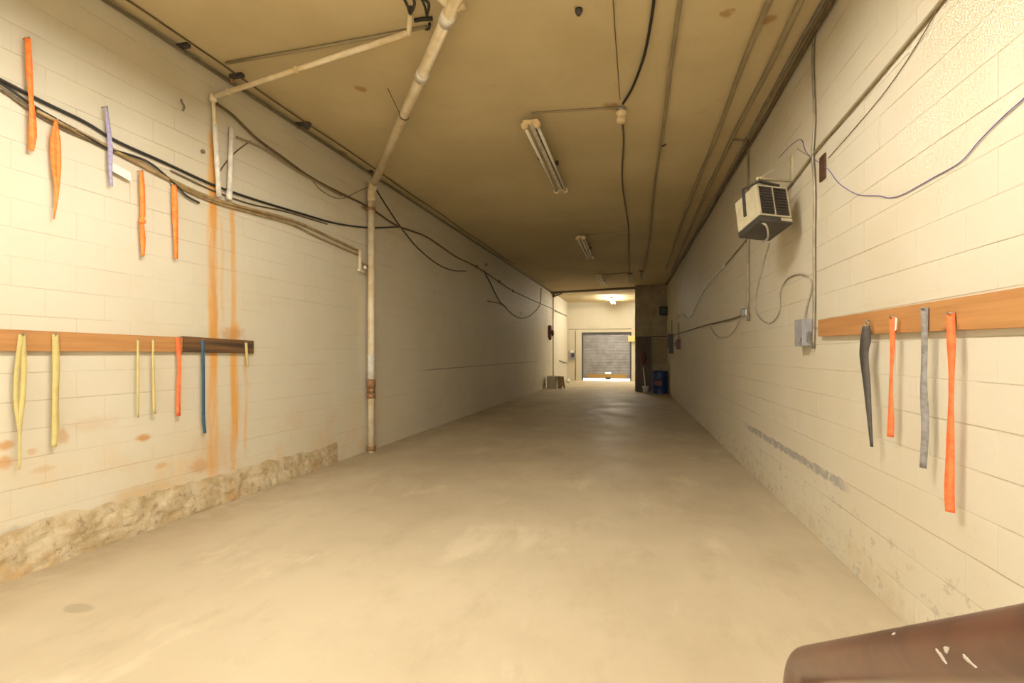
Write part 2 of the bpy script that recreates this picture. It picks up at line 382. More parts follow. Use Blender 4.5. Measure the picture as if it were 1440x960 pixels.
# ---- concrete blocks: the 300 that show largest on each long wall are objects, the rest is one mesh
def block_verts(l, h, gh=.0006, gv=.0002, bh=.004, bv=.0011, dep=.006):
    x0, x1, z0, z1 = -l/2+gv, l/2-gv, -h/2+gh, h/2-gh
    def ring(ix, iz, n): return [(x0+ix, n, z0+iz), (x1-ix, n, z0+iz), (x1-ix, n, z1-iz), (x0+ix, n, z1-iz)]
    v = ring(0, 0, -dep) + ring(0, 0, -.0015) + ring(bv, bh, 0)
    f = [(8, 9, 10, 11)] + [(k+4*q, (k+1) % 4+4*q, (k+1) % 4+4+4*q, k+4+4*q) for q in (0, 1) for k in range(4)]
    return v, f
def px(P):
    q = P-EYE; d = q.dot(FW); return (U0+FPX*q.dot(RT)/d, V0-FPX*q.z/d) if d > .05 else None
def blocks(wall, P, D, N, s0, s1, ztop, nc, mat, hole=None, singles=300, bl=.4):
    ch = ztop/nc; items = []
    flip = D.cross(Vector((0, 0, 1))).dot(N) < 0     # keep faces turned into the room
    for c in range(nc):
        z = (c+.5)*ch; s = s0 - (bl/2 if c % 2 else 0)
        while s < s1-.02:
            a_, b_ = max(s, s0), min(s+bl, s1); s += bl
            if b_-a_ < .03: continue
            if hole and hole(a_, b_, z-ch/2, z+ch/2): continue
            cen = P + D*((a_+b_)/2) + Vector((0, 0, z))
            cor = [px(P + D*q + Vector((0, 0, zz))) for q in (a_, b_) for zz in (z-ch/2, z+ch/2)]
            area = 0
            if all(cor):
                cu = sum(q[0] for q in cor)/4; cv = sum(q[1] for q in cor)/4
                if -60 < cu < 1500 and -30 < cv < 990: area = abs((cor[2][0]-cor[0][0]))*(abs(cor[1][1]-cor[0][1])+abs(cor[3][1]-cor[2][1]))
            items.append((area, cen, b_-a_))
    items.sort(key=lambda q: -q[0]); cache = {}; rest = MB()
    M3 = Matrix((D, N, UP)).transposed()
    for k, (area, cen, l) in enumerate(items):
        jut = random.gauss(0, .0005)
        if k < singles and area > 0:
            key = round(l, 3)
            if key not in cache:
                v, f = block_verts(l, ch)
                if flip: f = [q[::-1] for q in f]
                me = bpy.data.meshes.new('block'); v2 = [tuple(M3 @ Vector(q)) for q in v]
                me.from_pydata(v2, [], f); me.materials.append(mat); me.update(); cache[key] = me
            o = bpy.data.objects.new('block', cache[key]); col.objects.link(o); o.parent = wall; o.location = cen + N*jut
        else:
            v, f = block_verts(l, ch); i0 = len(rest.v)
            rest.v += [tuple(cen + N*jut + M3 @ Vector(q)) for q in v]
            for q in f: rest.f.append(tuple(i0+j for j in (q[::-1] if flip else q))); rest.sm.append(False)
    o = rest.build('far_blocks', mat, wall); o['kind'] = 'stuff'
blocks(wallL, LP, LD, LN, SF, SL, zc(-4.19)-.002, 22, M['paintL'])
blocks(wallR, RP, RD, RN, SF, SR, zc(1.55)-.004, 21, M['paintR'], hole=lambda a_, b_, z0, z1: b_ > SD0 and a_ < SD1 and z0 < SDH)
blocks(wallB, Vector((0, YB, 0)), Vector((1, 0, 0)), Vector((0, -1, 0)), xl(YB), xr(YB), zc(.9)-.004, 21, M['paint'],
       hole=lambda a_, b_, z0, z1: b_ > dl and a_ < dr and z0 < dtop, singles=0)
blocks(part, Vector((0, YP, 0)), Vector((1, 0, 0)), Vector((0, -1, 0)), PX0, xr(YP)-.005, zc(1.2)-.004, 21, M['tanpaint'], singles=0)
blocks(part, Vector((PX0, 0, 0)), Vector((0, 1, 0)), Vector((-1, 0, 0)), YP, YP+PD, zc(.1)-.004, 21, M['paint'], singles=0)

# crumbling parge along the foot of the left wall
def parge():
    from mathutils import noise as mn
    mb = MB(); ns, nt = 260, 16; s0, s1 = -.5, (Lw(472, 650).y)/LD.y
    for i in range(ns+1):
        f = i/ns; s = s0+(s1-s0)*f
        hh = (.40-.12*f) + .05*mn.noise(Vector((s*2.1, 0, 3))) + .03*mn.noise(Vector((s*7, 0, 8)))
        end = min(1, (1-f)*14)
        for j in range(nt+1):
            g = j/nt; z = hh*(1-g)
            body = .014 + .022*g + .020*mn.noise(Vector((s*5, z*9, 1))) + .012*mn.noise(Vector((s*17, z*22, 5)))
            if j == nt: z = 0
            body = max(body, .003)*end*(min(1, g*3.2)) - (.006 if j == 0 or end < .02 else 0)
            p = LP + LD*s + LN*body; mb.v.append((p.x, p.y, z))
    for i in range(ns):
        for j in range(nt):
            a_ = i*(nt+1)+j; mb.f.append((a_, a_+1, a_+nt+2, a_+nt+1)); mb.sm.append(False)
    mb.build('parge_strip', M['parge'], wallL)
parge()

# ceiling edge beam at the far bay
b0, b1 = Ce(779, 410), Ce(893, 403)
b0 = Vector((xl(b0.y), b0.y, 0)); b1 = Vector((PX0, b1.y, 0)); dv = (b1-b0).normalized(); nv = Vector((-dv.y, dv.x, 0))
trim = MB().quad_box([Vector((b0.x, b0.y, zc(b0.x)-.09)), Vector((b1.x, b1.y, zc(b1.x)-.09)), Vector((b1.x, b1.y, zc(b1.x)+.02)), Vector((b0.x, b0.y, zc(b0.x)+.02))], nv*.07)
struct(trim.build('trim_1', M['housing']))

# ---- outside the roll-up door and side doorway
tag(MB().box((-1, 13, -.36), (90, 110, .1)).build('outdoor_paving', M['asphalt']), 'pale paving outside, beyond the rolling door', 'paving')
# ------------------------------------------------------------------ roll-up door
GAP = .13
door = thing('door_1', ((dl+dr)/2, YB+.1, 0), 'grey steel rolling door almost closed in the far wall', 'door'); door['kind'] = 'structure'
mb = MB(); ns = 30; sh = (dtop-GAP)/ns; hx0, hx1 = Bw(851, 500).x, Bw(859, 500).x
for i in range(ns):
    z = GAP+i*sh
    for x0, x1 in (((dl+.02, hx0), (hx1, dr-.02)) if i == 3 else ((dl+.02, dr-.02),)):
        mb.quad_box([Vector((x0, YB+.10, z)), Vector((x1, YB+.10, z)), Vector((x1, YB+.085, z+sh*.5)), Vector((x0, YB+.085, z+sh*.5))], Vector((0, .02, 0)))
        mb.quad_box([Vector((x0, YB+.085, z+sh*.5)), Vector((x1, YB+.085, z+sh*.5)), Vector((x1, YB+.10, z+sh)), Vector((x0, YB+.10, z+sh))], Vector((0, .02, 0)))
mb.build('curtain', M['shutter'], door)
for x in (dl+.04, dr-.04): MB().box((x, YB+.06, dtop/2), (.08, .05, dtop)).build('guide_rail', M['shutdark'], door)
MB().box(((dl+dr)/2, YB+.06, dtop-.05), (dr-dl-.16, .05, .10)).build('head_rail', M['shutdark'], door)
x0, x1 = Bw(826, 500).x, Bw(881, 500).x
MB().box(((x0+x1)/2, YB+.06, GAP+.12), (x1-x0, .035, .22)).build('bottom_board', M['doorwood'], door)
MB().box((Bw(855, 530).x, YB+.035, GAP+.0), (.28, .03, .12)).build('latch_plate', M['heaterblk'], door)
for u in (824, 883): MB().box((Bw(u, 500).x, YB+.06, GAP+.15), (.10, .03, .14)).build('latch', M['steel'], door)

# ------------------------------------------------------------------ handrail beside the viewer
RR = .022
def camp(l, d, z): return EYE + RT*l + FW*d + UP*z
hr = thing('handrail', (*camp(.40, .665, 0).xy, 0), 'brown painted pipe handrail with chipped paint close to the viewer', 'handrail')
E_, T_ = camp(.41, .688, -.4445), camp(.323, .305, -.185); dirv = (T_-E_).normalized()
top = E_ + dirv*1.2; bend = E_
pts = [top, T_, E_+dirv*.05]
for k in range(1, 8):
    q = k/8; pts.append((E_+dirv*.05)*(1-q)**2 + E_*2*q*(1-q) + (E_-UP*.05)*q*q)
pts += [E_-UP*.05, Vector((E_.x, E_.y, .012))]
MB().tube(pts, RR, 24).build('rail_pipe', M['rail'], hr)
MB().tube([top-dirv*.02, Vector((top.x, top.y, .012))], RR, 20).build('post', M['rail'], hr)
for q in (E_, top): MB().lathe((q.x, q.y, 0), (0, 0, 1), [(.06, 0), (.06, .010), (.03, .014)], 24).build('floor_flange', M['rail'], hr)
sidev = dirv.cross(UP).normalized()
def chip(u, v, l, wd, ang):
    # nearest point of the pipe surface seen at this pixel
    d = ray(u, v).normalized(); a0 = T_; 
    w0 = EYE-a0; b_ = d.dot(dirv); dd = d.dot(w0); ee = dirv.dot(w0); den = 1-b_*b_
    tt = (ee-b_*dd)/den; axisp = a0+dirv*tt; sc = (b_*ee-dd)/den; cp = EYE+d*sc
    n = (cp-axisp); h = n.length; n = n.normalized(); vperp = (-(d-dirv*d.dot(dirv))).normalized()
    nr = (n*min(h/RR, .95) + vperp*math.sqrt(max(0, 1-min(h/RR, .95)**2))).normalized()
    c = axisp+nr*(RR+.0002); tx = dirv*math.cos(ang)+nr.cross(dirv)*math.sin(ang); ty = nr.cross(tx)
    mb = MB(); ring = []
    for k in range(9):
        a_ = 2*math.pi*k/9; rr = 1+.3*math.sin(3*a_+u); ring.append(c+tx*(math.cos(a_)*l*rr)+ty*(math.sin(a_)*wd*rr))
    mb.v = [tuple(p-nr*.002) for p in ring]+[tuple(p+nr*.0003) for p in ring]
    mb.f = [tuple(range(9, 18))]+[(k, (k+1) % 9, (k+1) % 9+9, k+9) for k in range(9)]; mb.sm = [False]*10
    mb.build('paint_chip', M['chip'], hr)
chip(1378, 908, .0035, .0018, .3); chip(1370, 918, .0045, .0018, 1.9); chip(1412, 926, .0045, .0016, 2.1); chip(1279, 887, .0022, .0012, .2); chip(1127, 951, .004, .0022, 1.8)

# ------------------------------------------------------------------ timber boards with straps
def board(name, fn, N, tl, tr, br, bl, th, mat, label, cat='board'):
    p = [fn(*q, th) for q in (bl, br, tr, tl)]      # the corners seen in the photograph are those of the front face
    return tag(MB().quad_box(p, -N*(th+.002)).build(name, M[mat], bevel=.003), label, cat)
board('timber_board', Lw, LN, (-120, 457), (257, 474), (257, 494.5), (-120, 493), .038, 'wood', 'amber wooden board fixed along the left wall, straps hanging from it')
board('charred_board', Lw, LN, (258, 472.5), (357, 479), (357, 497), (258, 495), .036, 'burnt', 'short charred wooden board at the end of the left amber board')
board('timber_board', Rw, RN, (1150, 450), (1620, 374), (1620, 452), (1150, 473), .04, 'wood', 'amber wooden board fixed along the right wall beside the grey box')
def strap(name, fn, N, D, pxs, wpx, off, mat, label, cat='strap', twist=0., nail=True, loops=1, group=None):
    P0 = fn(*pxs[0], off)
    root = thing(name, P0, label, cat, group)
    pts = smooth([fn(u, v, off) for u, v in pxs], 5); n = len(pts)
    sc = abs((fn(pxs[0][0]+1, pxs[0][1], off)-P0).length)   # metres along the wall for one pixel
    ws = [wpx[min(int(i/(n-1)*(len(wpx)-1)), len(wpx)-2)]*(1-(i/(n-1)*(len(wpx)-1)-min(int(i/(n-1)*(len(wpx)-1)), len(wpx)-2))) +
          wpx[min(int(i/(n-1)*(len(wpx)-1)), len(wpx)-2)+1]*(i/(n-1)*(len(wpx)-1)-min(int(i/(n-1)*(len(wpx)-1)), len(wpx)-2)) for i in range(n)]
    # widths are given as seen from the viewer; use the apparent size across the line of sight
    vh = Vector((P0.x, P0.y, 0)).normalized(); pv = Vector((vh.y, -vh.x, 0))
    side = (pv + D*(.7 if pv.dot(D) > 0 else -.7)).normalized()       # a strap on a nail hangs half turned into the room
    dep = (P0-EYE).dot(FW); ws = [k*dep/FPX/abs(side.dot(pv))*.8 for k in ws]
    tw = [.6*twist*math.sin(i/(n-1)*math.pi*2.0+pxs[0][0]) for i in range(n)]
    N0, N = N, UP.cross(side).normalized()
    if N.dot(N0) < 0: N = -N
    if loops == 2:
        for sgn in (-1, 1):
            q = [p + side*sgn*ws[i]*.30*math.sin(math.pi*min(1, i/(n-1)*1.3+.05)) for i, p in enumerate(pts)]
            MB().band(q, [k*.5 for k in ws], side, .002, [a_*sgn for a_ in tw], N).build('strand', M[mat], root)
    else:
        MB().band(pts, ws, side, .002, tw, N).build('band', M[mat], root)
    if nail:
        N = N0
        MB().tube([P0 - N*(off-.002), P0 + N*.014], .0035, 8).build('nail', M['steel'], root)
        MB().lathe(P0 + N*.012, N, [(.002, 0), (.007, .001), (.006, .003)], 10).build('nail_head', M['steel'], root)
    return root
LB, RB = .052, .058
# high on the left wall
strap('ribbon', Lw, LN, LD, [(39, 53), (41, 95), (44, 140), (46, 165), (46, 190), (44, 212)], [8, 9, 7, 10, 11, 7], .05, 'orange', 'orange ribbon hung highest on the left wall, across the black cables', 'ribbon', .5)
strap('ribbon', Lw, LN, LD, [(79, 168), (78, 195), (79, 235), (80, 270), (76, 308)], [6, 13, 13, 12, 4], .05, 'orange', 'double orange ribbon just below the black cables on the left wall', 'ribbon', .3, loops=2)
vr = strap('ribbon', Lw, LN, LD, [(149, 150), (152, 175), (155, 205), (155, 235), (157, 262)], [5, 6, 7, 6, 4], .05, 'purplerib', 'pale violet ribbon with a white paper tag on the left wall', 'ribbon', .3)
c0 = Lw(167, 240, .04); MB().quad_box([c0+LD*-.075+UP*.05, c0+LD*-.06+UP*-.02, c0+LD*.10+UP*-.055, c0+LD*.09+UP*.02], LN*.004).build('paper_tag', M['paper'], vr)
o = strap('ribbon', Lw, LN, LD, [(199, 240), (200, 262), (201, 300), (199, 310), (201, 335), (201, 360)], [6, 8, 7, 6, 8, 5], .05, 'orange', 'orange ribbon tied in a knot halfway down on the left wall', 'ribbon', .4)
kp = Lw(200, 311, .05); MB().lathe(kp-LD*.03, LD, [(.006, 0), (.02, .012), (.026, .03), (.02, .048), (.006, .06)], 10).build('knot', M['orange'], o)
strap('ribbon', Lw, LN, LD, [(245, 260), (246, 290), (247, 325), (248, 364)], [7, 9, 8, 5], .05, 'orange', 'plain orange ribbon nearest the white vertical pipes on the left wall', 'ribbon', .35)
# on the left board
strap('hanging_strap', Lw, LN, LD, [(31, 470), (29, 520), (27, 570), (28, 615), (27, 660)], [15, 15, 14, 8, 7], LB, 'yellow', 'longest faded yellow double strap on the left board', 'strap', .3, loops=2)
strap('hanging_strap', Lw, LN, LD, [(77, 470), (79, 510), (78, 560), (78, 600), (76, 628)], [8, 10, 9, 10, 7], LB, 'yellow', 'broad faded yellow single strap on the left board', 'strap', .3)
strap('hanging_strap', Lw, LN, LD, [(194, 477), (194, 530), (194, 587)], [4, 4, 3], LB, 'yellow', 'thin faded yellow cord on the left board, farther from the orange ribbon', 'strap', .2)
strap('hanging_strap', Lw, LN, LD, [(215, 477), (216, 530), (217, 582)], [3, 4, 5], LB, 'yellow', 'thin faded yellow cord on the left board, next to the orange ribbon', 'strap', .2)
strap('ribbon', Lw, LN, LD, [(250, 474), (252, 510), (251, 550), (251, 585)], [8, 6, 6, 7], LB, 'redorange', 'orange ribbon hanging from the left amber board beside its charred end', 'ribbon', .4)
strap('hanging_strap', Lw, LN, LD, [(285, 478), (286, 540), (286, 585), (288, 609)], [5, 5, 5, 5], LB, 'blue', 'dark blue strap hanging from the charred board', 'strap', .2)
strap('hanging_strap', Lw, LN, LD, [(346, 482), (347, 498), (349, 516)], [4, 4, 3], LB, 'yellow', 'very short yellow strap at the tip of the charred board', 'strap', .2)
# on the right board
o = strap('hanging_strap', Rw, RN, RD, [(1218, 458), (1217, 480), (1215, 500), (1219, 540), (1222, 580), (1226, 628)], [10, 16, 15, 11, 7, 4], RB+.02, 'blackstrap', 'black leather strap hanging from a hook on the right board', 'strap', .35, nail=False)
hk = Rw(1219, 455, RB+.012); ring = [hk + RD*(math.cos(a_*math.pi/8)*.022) + UP*(math.sin(a_*math.pi/8)*.022) for a_ in range(17)]
MB().tube(ring, .0035, 8).build('hook_ring', M['steel'], o); MB().tube([hk+UP*.02-RN*.014, hk+UP*.022+RN*.012], .004, 8).build('hook', M['steel'], o)
o = strap('ribbon', Rw, RN, RD, [(1255, 446), (1255, 490), (1253, 540), (1253, 585), (1252, 614)], [8, 7, 5, 7, 9, 9], RB, 'redorange', 'short thin orange ribbon on the right board', 'ribbon', .4)
c0 = Rw(1259, 455, RB+.004); MB().quad_box([c0+UP*.035, c0+UP*.03-RD*.02, c0-UP*.035-RD*.012, c0-UP*.04+RD*.004], RN*.002).build('frayed_end', M['paper'], o)
strap('hanging_strap', Rw, RN, RD, [(1300, 433), (1300, 490), (1299, 545), (1301, 600), (1298, 658)], [10, 9, 9, 11, 10, 9], RB, 'greystrap', 'grey webbing strap between the two orange ribbons on the right board', 'strap', .3)
strap('ribbon', Rw, RN, RD, [(1337, 440), (1338, 490), (1338, 540), (1337, 590), (1336, 650), (1335, 690), (1336, 720)], [10, 12, 8, 8, 12, 13, 13, 12], RB, 'redorange', 'longest orange ribbon on the right board', 'ribbon', .4)

# ------------------------------------------------------------------ fluorescent fixtures
def fixture(u0, v0, u1, v1, label, tube, lampdrop=.16, loc=None):
    if loc: a_, b_ = loc
    else: a_, b_ = Ce(u0, v0, lampdrop), Ce(u1, v1, lampdrop)
    x = (a_.x+b_.x)/2; z = zc(x)-lampdrop; y0, y1 = a_.y, b_.y; L = y1-y0; yc = (y0+y1)/2
    t = thing('fluorescent_light', (x, yc, z), label, 'ceiling light', 'fluorescent lights down the hall')
    MB().box((x, yc, z+.055), (.075, L-.02, .06)).build('housing', M['housing'], t, bevel=.006)
    MB().box((x, yc, z+.021), (.05, L-.06, .012)).build('ballast_cover', M['strip'], t)
    for s in (-1, 1):
        xx = x+s*.075
        MB().tube([(xx, y0+.03, z), (xx, y1-.03, z)], .019, 14).build('tube', tube, t)
        for yy, sg in ((y0, 1), (y1, -1)):
            MB().lathe((xx, yy-sg*.02, z+.005), (0, sg, 0), [(.03, 0), (.042, .012), (.042, .05), (.03, .058)], 16).build('lampholder', M['endcap'], t)
            MB().box((x+s*.045, yy+sg*.0, z+.035), (.09, .035, .05)).build('holder_bracket', M['endcap'], t, bevel=.005)
        MB().tube([(x, yc+s*L*.33, z+.08), (x, yc+s*L*.33, zc(x)+.005)], .008, 8).build('hanger', M['housing'], t)
        MB().box((x+s*.10, yc+s*.12, z+.05), (.05, .04, .05)).build('clip', M['heaterblk'], t)
    return t
fixture(746, 176, 789, 269, 'unlit two-tube fluorescent light nearest the viewer, beside the porcelain lampholder', M['tubeoff'])
fixture(819, 335, 828, 363, 'unlit fluorescent light second from the viewer on the dark ceiling', M['tubeoff'])
fixture(843.5, 388, 848, 402, 'unlit fluorescent light just before the far ceiling beam', M['tubeoff'])
FX = fixture(0, 0, 0, 0, 'glowing fluorescent light over the far rolling door', M['tubeF'], .17, (Vector((-1.15, 23.7, 0)), Vector((-1.15, 26.1, 0))))
# the lit trough fixture above the frame; its sheet-metal sides keep its light off the ceiling
def trough():
    x, y0, y1 = -1.25, .7, 3.1; z = zc(x)-.21; yc = (y0+y1)/2; L = y1-y0
    t = thing('trough_light', (x, yc, z), 'lit fluorescent trough light on the ceiling right above the viewer', 'ceiling light', 'fluorescent lights down the hall')
    for s in (-1, 1):
        MB().tube([(x+s*.06, y0+.05, z+.028), (x+s*.06, y1-.05, z+.028)], .019, 12).build('tube', M['tubeN'], t)
        q = [Vector((x+s*.15, y0, z)), Vector((x+s*.15, y1, z)), Vector((x+s*.06, y1, z+.09)), Vector((x+s*.06, y0, z+.09))]
        MB().quad_box(q, Vector((s*.003, 0, .002))).build('reflector', M['strip'], t)
        yy = y0 if s < 0 else y1
        MB().quad_box([Vector((x-.15, yy, z)), Vector((x+.15, yy, z)), Vector((x+.06, yy, z+.09)), Vector((x-.06, yy, z+.09))], Vector((0, s*.004, 0))).build('end_plate', M['strip'], t)
        MB().tube([(x, yc+s*L*.35, z+.13), (x, yc+s*L*.35, zc(x)+.005)], .006, 8).build('hanger', M['housing'], t)
    MB().box((x, yc, z+.11), (.13, L, .045)).build('housing', M['strip'], t)
trough()

# ------------------------------------------------------------------ drain pipe across the ceiling and down the left wall
rp = Lw(522, 420, .10); R_ = .053
topz = Lw(522, 272, .10).z; el = Vector((rp.x, rp.y, topz)); c_end = Ce(650, -22, .11)
dp = thing('drain_pipe', (rp.x, rp.y, 0), 'thick cream drain pipe crossing the ceiling and running down the left wall', 'pipe')
hor = (c_end-el); e2 = el + hor*.03
MB().tube([Vector((rp.x, rp.y, 0)), el-UP*.10], R_, 20).build('riser', M['pvc'], dp)
MB().tube([el-UP*.12, el-UP*.05]+[((el-UP*.05)*(1-q)**2+(el+UP*.03)*2*q*(1-q)+(e2+UP*.06)*q*q) for q in (.2, .4, .6, .8)]+[e2+UP*.06, el+hor*.07+UP*.06], R_*1.14, 20).build('elbow', M['pvc'], dp)
ra, rb = el+hor*.05+UP*.055, c_end
MB().tube([ra, rb, rb+(rb-ra).normalized()*.05+UP*.05, rb+(rb-ra).normalized()*.06+UP*.14], R_, 20).build('ceiling_run', M['pvc'], dp)
rdv = (rb-ra).normalized()
def on_run(v):   # point of the ceiling run seen at image row v
    lo, hi = 0., 1.
    for _ in range(40):
        m_ = (lo+hi)/2
        if px(ra.lerp(rb, m_))[1] > v: lo = m_
        else: hi = m_
    return ra.lerp(rb, lo)
q = on_run(10); MB().tube([q, q-Vector((.10, .08, -.09))], R_*.8, 16).build('branch', M['pvc'], dp)
MB().tube([q+Vector((.03, 0, 0)), q+Vector((.10, .0, .01))], R_*.75, 16).build('clean_out', M['pvc'], dp)
for v in (25, 106): 
    q = on_run(v); MB().tube([q-rdv*.06, q+rdv*.06], R_*1.15, 20).build('coupling', M['pvcw'], dp)
q = on_run(162); MB().tube([q-rdv*.006, q+rdv*.006], R_*1.08, 16).build('wire_tie', M['black'], dp)
s0 = Ce(545, 124, 0); MB().tube([q+Vector((-.05, 0, .02)), s0], .004, 6).build('tie_wire', M['black'], dp)
for v0, v1, m_, k in ((533, 545, 'rustpipe', 1.28), (545, 552, 'rustpipe', 1.12), (552, 560, 'rustpipe', 1.25), (497, 532, 'pvcw', 1.05), (292, 296, 'rustpipe', 1.3), (627, 633, 'rustpipe', 1.3)):
    za, zb = Lw(522, v1, .10).z, Lw(522, v0, .10).z
    MB().tube([Vector((rp.x, rp.y, max(za, .005))), Vector((rp.x, rp.y, zb))], R_*k, 20).build('collar', M[m_], dp)
zb = Lw(522, 294, .10).z; MB().quad_box([Vector((rp.x, rp.y, zb-.012))-LD*.13-LN*.09, Vector((rp.x, rp.y, zb-.012))+LD*.13-LN*.09, Vector((rp.x, rp.y, zb+.012))+LD*.13-LN*.09, Vector((rp.x, rp.y, zb+.012))-LD*.13-LN*.09], LN*.03).build('wall_bracket', M['rustpipe'], dp)
# pipe hangers at the top of the picture
hg = thing('pipe_hanger', Ce(576, 8, .0), 'dark bent strap hanger holding the thin white pipe to the ceiling', 'hanger')
MB().tube(smooth([Ce(566, -6, .01), Ce(573, 8, .08), Ce(577, 18, .10), Ce(583, 5, .06), Ce(578, -8, .01)]), .012, 8).build('strap', M['black'], hg)
MB().tube([Ce(577, 19, .10), Ce(577, 10, .0)], .016, 8).build('rod', M['housing'], hg)
hg = thing('pipe_hanger', Ce(602, 8, .0), 'dark hooked bracket beside the thick drain pipe near the top edge', 'hanger')
MB().tube(smooth([Ce(590, -6, .01), Ce(597, 8, .06), Ce(600, 22, .07)]), .010, 8).build('strap', M['black'], hg)
MB().tube(smooth([Ce(601, 20, .07), Ce(603, 6, .06), Ce(596, -2, .01)]), .012, 8).build('arm', M['black'], hg)
MB().tube([Ce(583, 29, .02), Ce(596, 27, .02), Ce(608, 26, .02)], .016, 8).build('bar', M['black'], hg)
MB().tube(smooth([Ce(604, 33, .03), Ce(603, 40, .03), Ce(598, 41, .03)]), .012, 8).build('hook', M['black'], hg)

# thin white supply pipe
sp = thing('supply_pipe', Lw(300, 135, .06), 'thin white pipe from the ceiling to the left wall and down', 'pipe')
q0 = Ce(575, 46, .14); q1 = Lw(300, 136, .06)
MB().tube([Ce(577, 18, .04), q0, q0.lerp(q1, .02)], .024, 12).build('drop', M['pvc'], sp)
MB().tube([q0, q1], .024, 12).build('cross_run', M['pvc'], sp)
for f in (.52, .90): MB().tube([q0.lerp(q1, f), q0.lerp(q1, f+.015)], .031, 12).build('coupling', M['pvc'], sp)
d0, d1 = q1, Lw(308, 277, .06)
MB().tube([d0, Lw(302, 182, .06)], .018, 12).build('wall_drop', M['pvc'], sp)
MB().tube([Lw(302, 176, .06), d1], .024, 14).build('lower_drop', M['pvcw'], sp)
MB().lathe(q1-UP*.05, (0, 0, 1), [(.026, 0), (.034, .01), (.034, .06), (.026, .075)], 14).build('elbow', M['pvc'], sp)
wp = thing('vent_pipe', Lw(325, 180, .05), 'short white plastic pipe beside the thin supply pipe on the left wall', 'pipe')
MB().tube([Lw(326, 180, .05), Lw(322, 280, .05)], .024, 14).build('pipe_body', M['pvcw'], wp)
MB().tube([Lw(322.5, 268, .05), Lw(322, 281, .05)], .030, 14).build('socket', M['pvcw'], wp)
tag(MB().tube([Ce(318, 89, .02), Ce(440, 68, .02), Ce(560, 46, .02), Ce(600, 38, .02)], .014, 8).build('cross_conduit', M['ceilcon']), 'brown conduit crossing the ceiling behind the thin white pipe', 'conduit')

# ------------------------------------------------------------------ cables on the left wall
cable('black_cable', Lw, [(-60, 85), (0, 112), (60, 143), (120, 172), (165, 199), (230, 228), (300, 260), (360, 281), (420, 299), (473, 314), (520, 320), (560, 319)], .013, 'black', 'uppermost black cable running from the left edge to the drain pipe')
cable('black_cable', Lw, [(-60, 82), (0, 116), (44, 147), (87, 172), (128, 195), (153, 209), (190, 220), (215, 232), (248, 261), (262, 275), (280, 285)], .010, 'black', 'black cable whose loose end droops beside the plain orange ribbon', off=.03)
cable('brown_cable', Lw, [(-60, 100), (0, 126), (44, 157), (91, 183), (128, 199), (170, 219), (215, 240)], .008, 'browncable', 'lowest thin brown cable at the left edge of the left wall')
cable('brown_cable', Lw, [(240, 240), (300, 268), (350, 286), (400, 297), (460, 315)], .009, 'browncable', 'brown cable just under the black one beside the white vertical pipes')
cable('copper_pipe', Lw, [(50, 155), (150, 206), (240, 253), (298, 279), (357, 295), (409, 309), (444, 324), (475, 339), (503, 352)], .018, 'copper', 'upper of the twin copper pipes sloping along the left wall', 'pipe')
cable('copper_pipe', Lw, [(240, 257), (298, 283), (357, 300), (409, 315), (444, 332), (475, 346), (503, 358)], .014, 'copper', 'lower of the twin copper pipes sloping along the left wall', 'pipe')
vl = thing('pipe_valve', Lw(506, 368, .05), 'small cream pipe fitting ending the copper pipes beside the drain pipe', 'valve')
MB().tube([Lw(506, 351, .04), Lw(506, 381, .04)], .026, 12).build('tee_body', M['pvc'], vl)
MB().tube([Lw(504, 379, .04), Lw(514, 383, .04)], .022, 10).build('lower_elbow', M['pvc'], vl)
MB().tube([Lw(506, 369, .04), Lw(517, 374, .06)], .016, 10).build('branch', M['rustpipe'], vl)
MB().lathe(Lw(512, 376, .05), LN, [(.01, 0), (.03, .01), (.03, .03), (.01, .04)], 12).build('handle', M['pvcw'], vl)
cable('black_cable', Lw, [(303, 145), (327, 162), (360, 194), (397, 221), (438, 250), (482, 273), (520, 292), (558, 317), (600, 333), (640, 360), (670, 375), (702, 396), (722, 409), (743, 419), (761, 427)], .016, 'browncable', 'upper dark cable bundle running past the drain pipe to the far end', off=.03)
cable('conduit', Lw, [(333, 193), (368, 208), (403, 231), (438, 252), (480, 275)], .014, 'ceilcon', 'short brown conduit joining the upper cable bundle on the left wall', 'conduit')
cable('loop_wire', Lw, [(304, 250), (315, 232), (330, 215), (352, 198)], .007, 'browncable', 'thin wire curving up behind the two white vertical pipes', 'wire')
cable('loop_wire', Lw, [(440, 255), (455, 270), (480, 279), (510, 266), (524, 262)], .005, 'browncable', 'thin wire sagging below the cable bundle before the drain pipe', 'wire')
cable('sag_cable', Lw, [(530, 268), (545, 292), (564, 320), (588, 349), (615, 371), (637, 380), (656, 381)], .011, 'black', 'black cable sagging in a curve beyond the drain pipe')
cable('sag_cable', Lw, [(681, 381), (690, 399), (702, 422), (712, 432)], .014, 'black', 'short black cable dropping steeply on the darker left wall')
cable('sag_cable', Lw, [(686, 423), (706, 428), (720, 441), (732, 447), (745, 444), (759, 429), (761, 405)], .014, 'browncable', 'dark cable looping low on the darker left wall')
cable('far_cable', Lw, [(761, 427), (777, 434), (796, 443)], .014, 'browncable', 'thin cable crossing the brightly lit far left wall')
for k, (u, v) in enumerate(((733, 440), (722, 409), (703, 396), (671, 375), (684, 372))):
    p = Lw(u, v, .03); tag(MB().lathe(p-LN*.035, LN, [(.03, 0), (.045, .012), (.045, .05), (.02, .065)], 12).build('insulator', M['paper' if k == 0 else 'conduit']),
        ['white porcelain insulator at the bottom of the looping cable', 'cable clip on the dark wall, farthest along the bundle', 'second farthest cable clip on the dark left wall', 'cable clip at the start of the dark stretch of left wall', 'clip above the steep black cable on the left wall'][k], 'cable clip', 'clips along the left cable bundle')
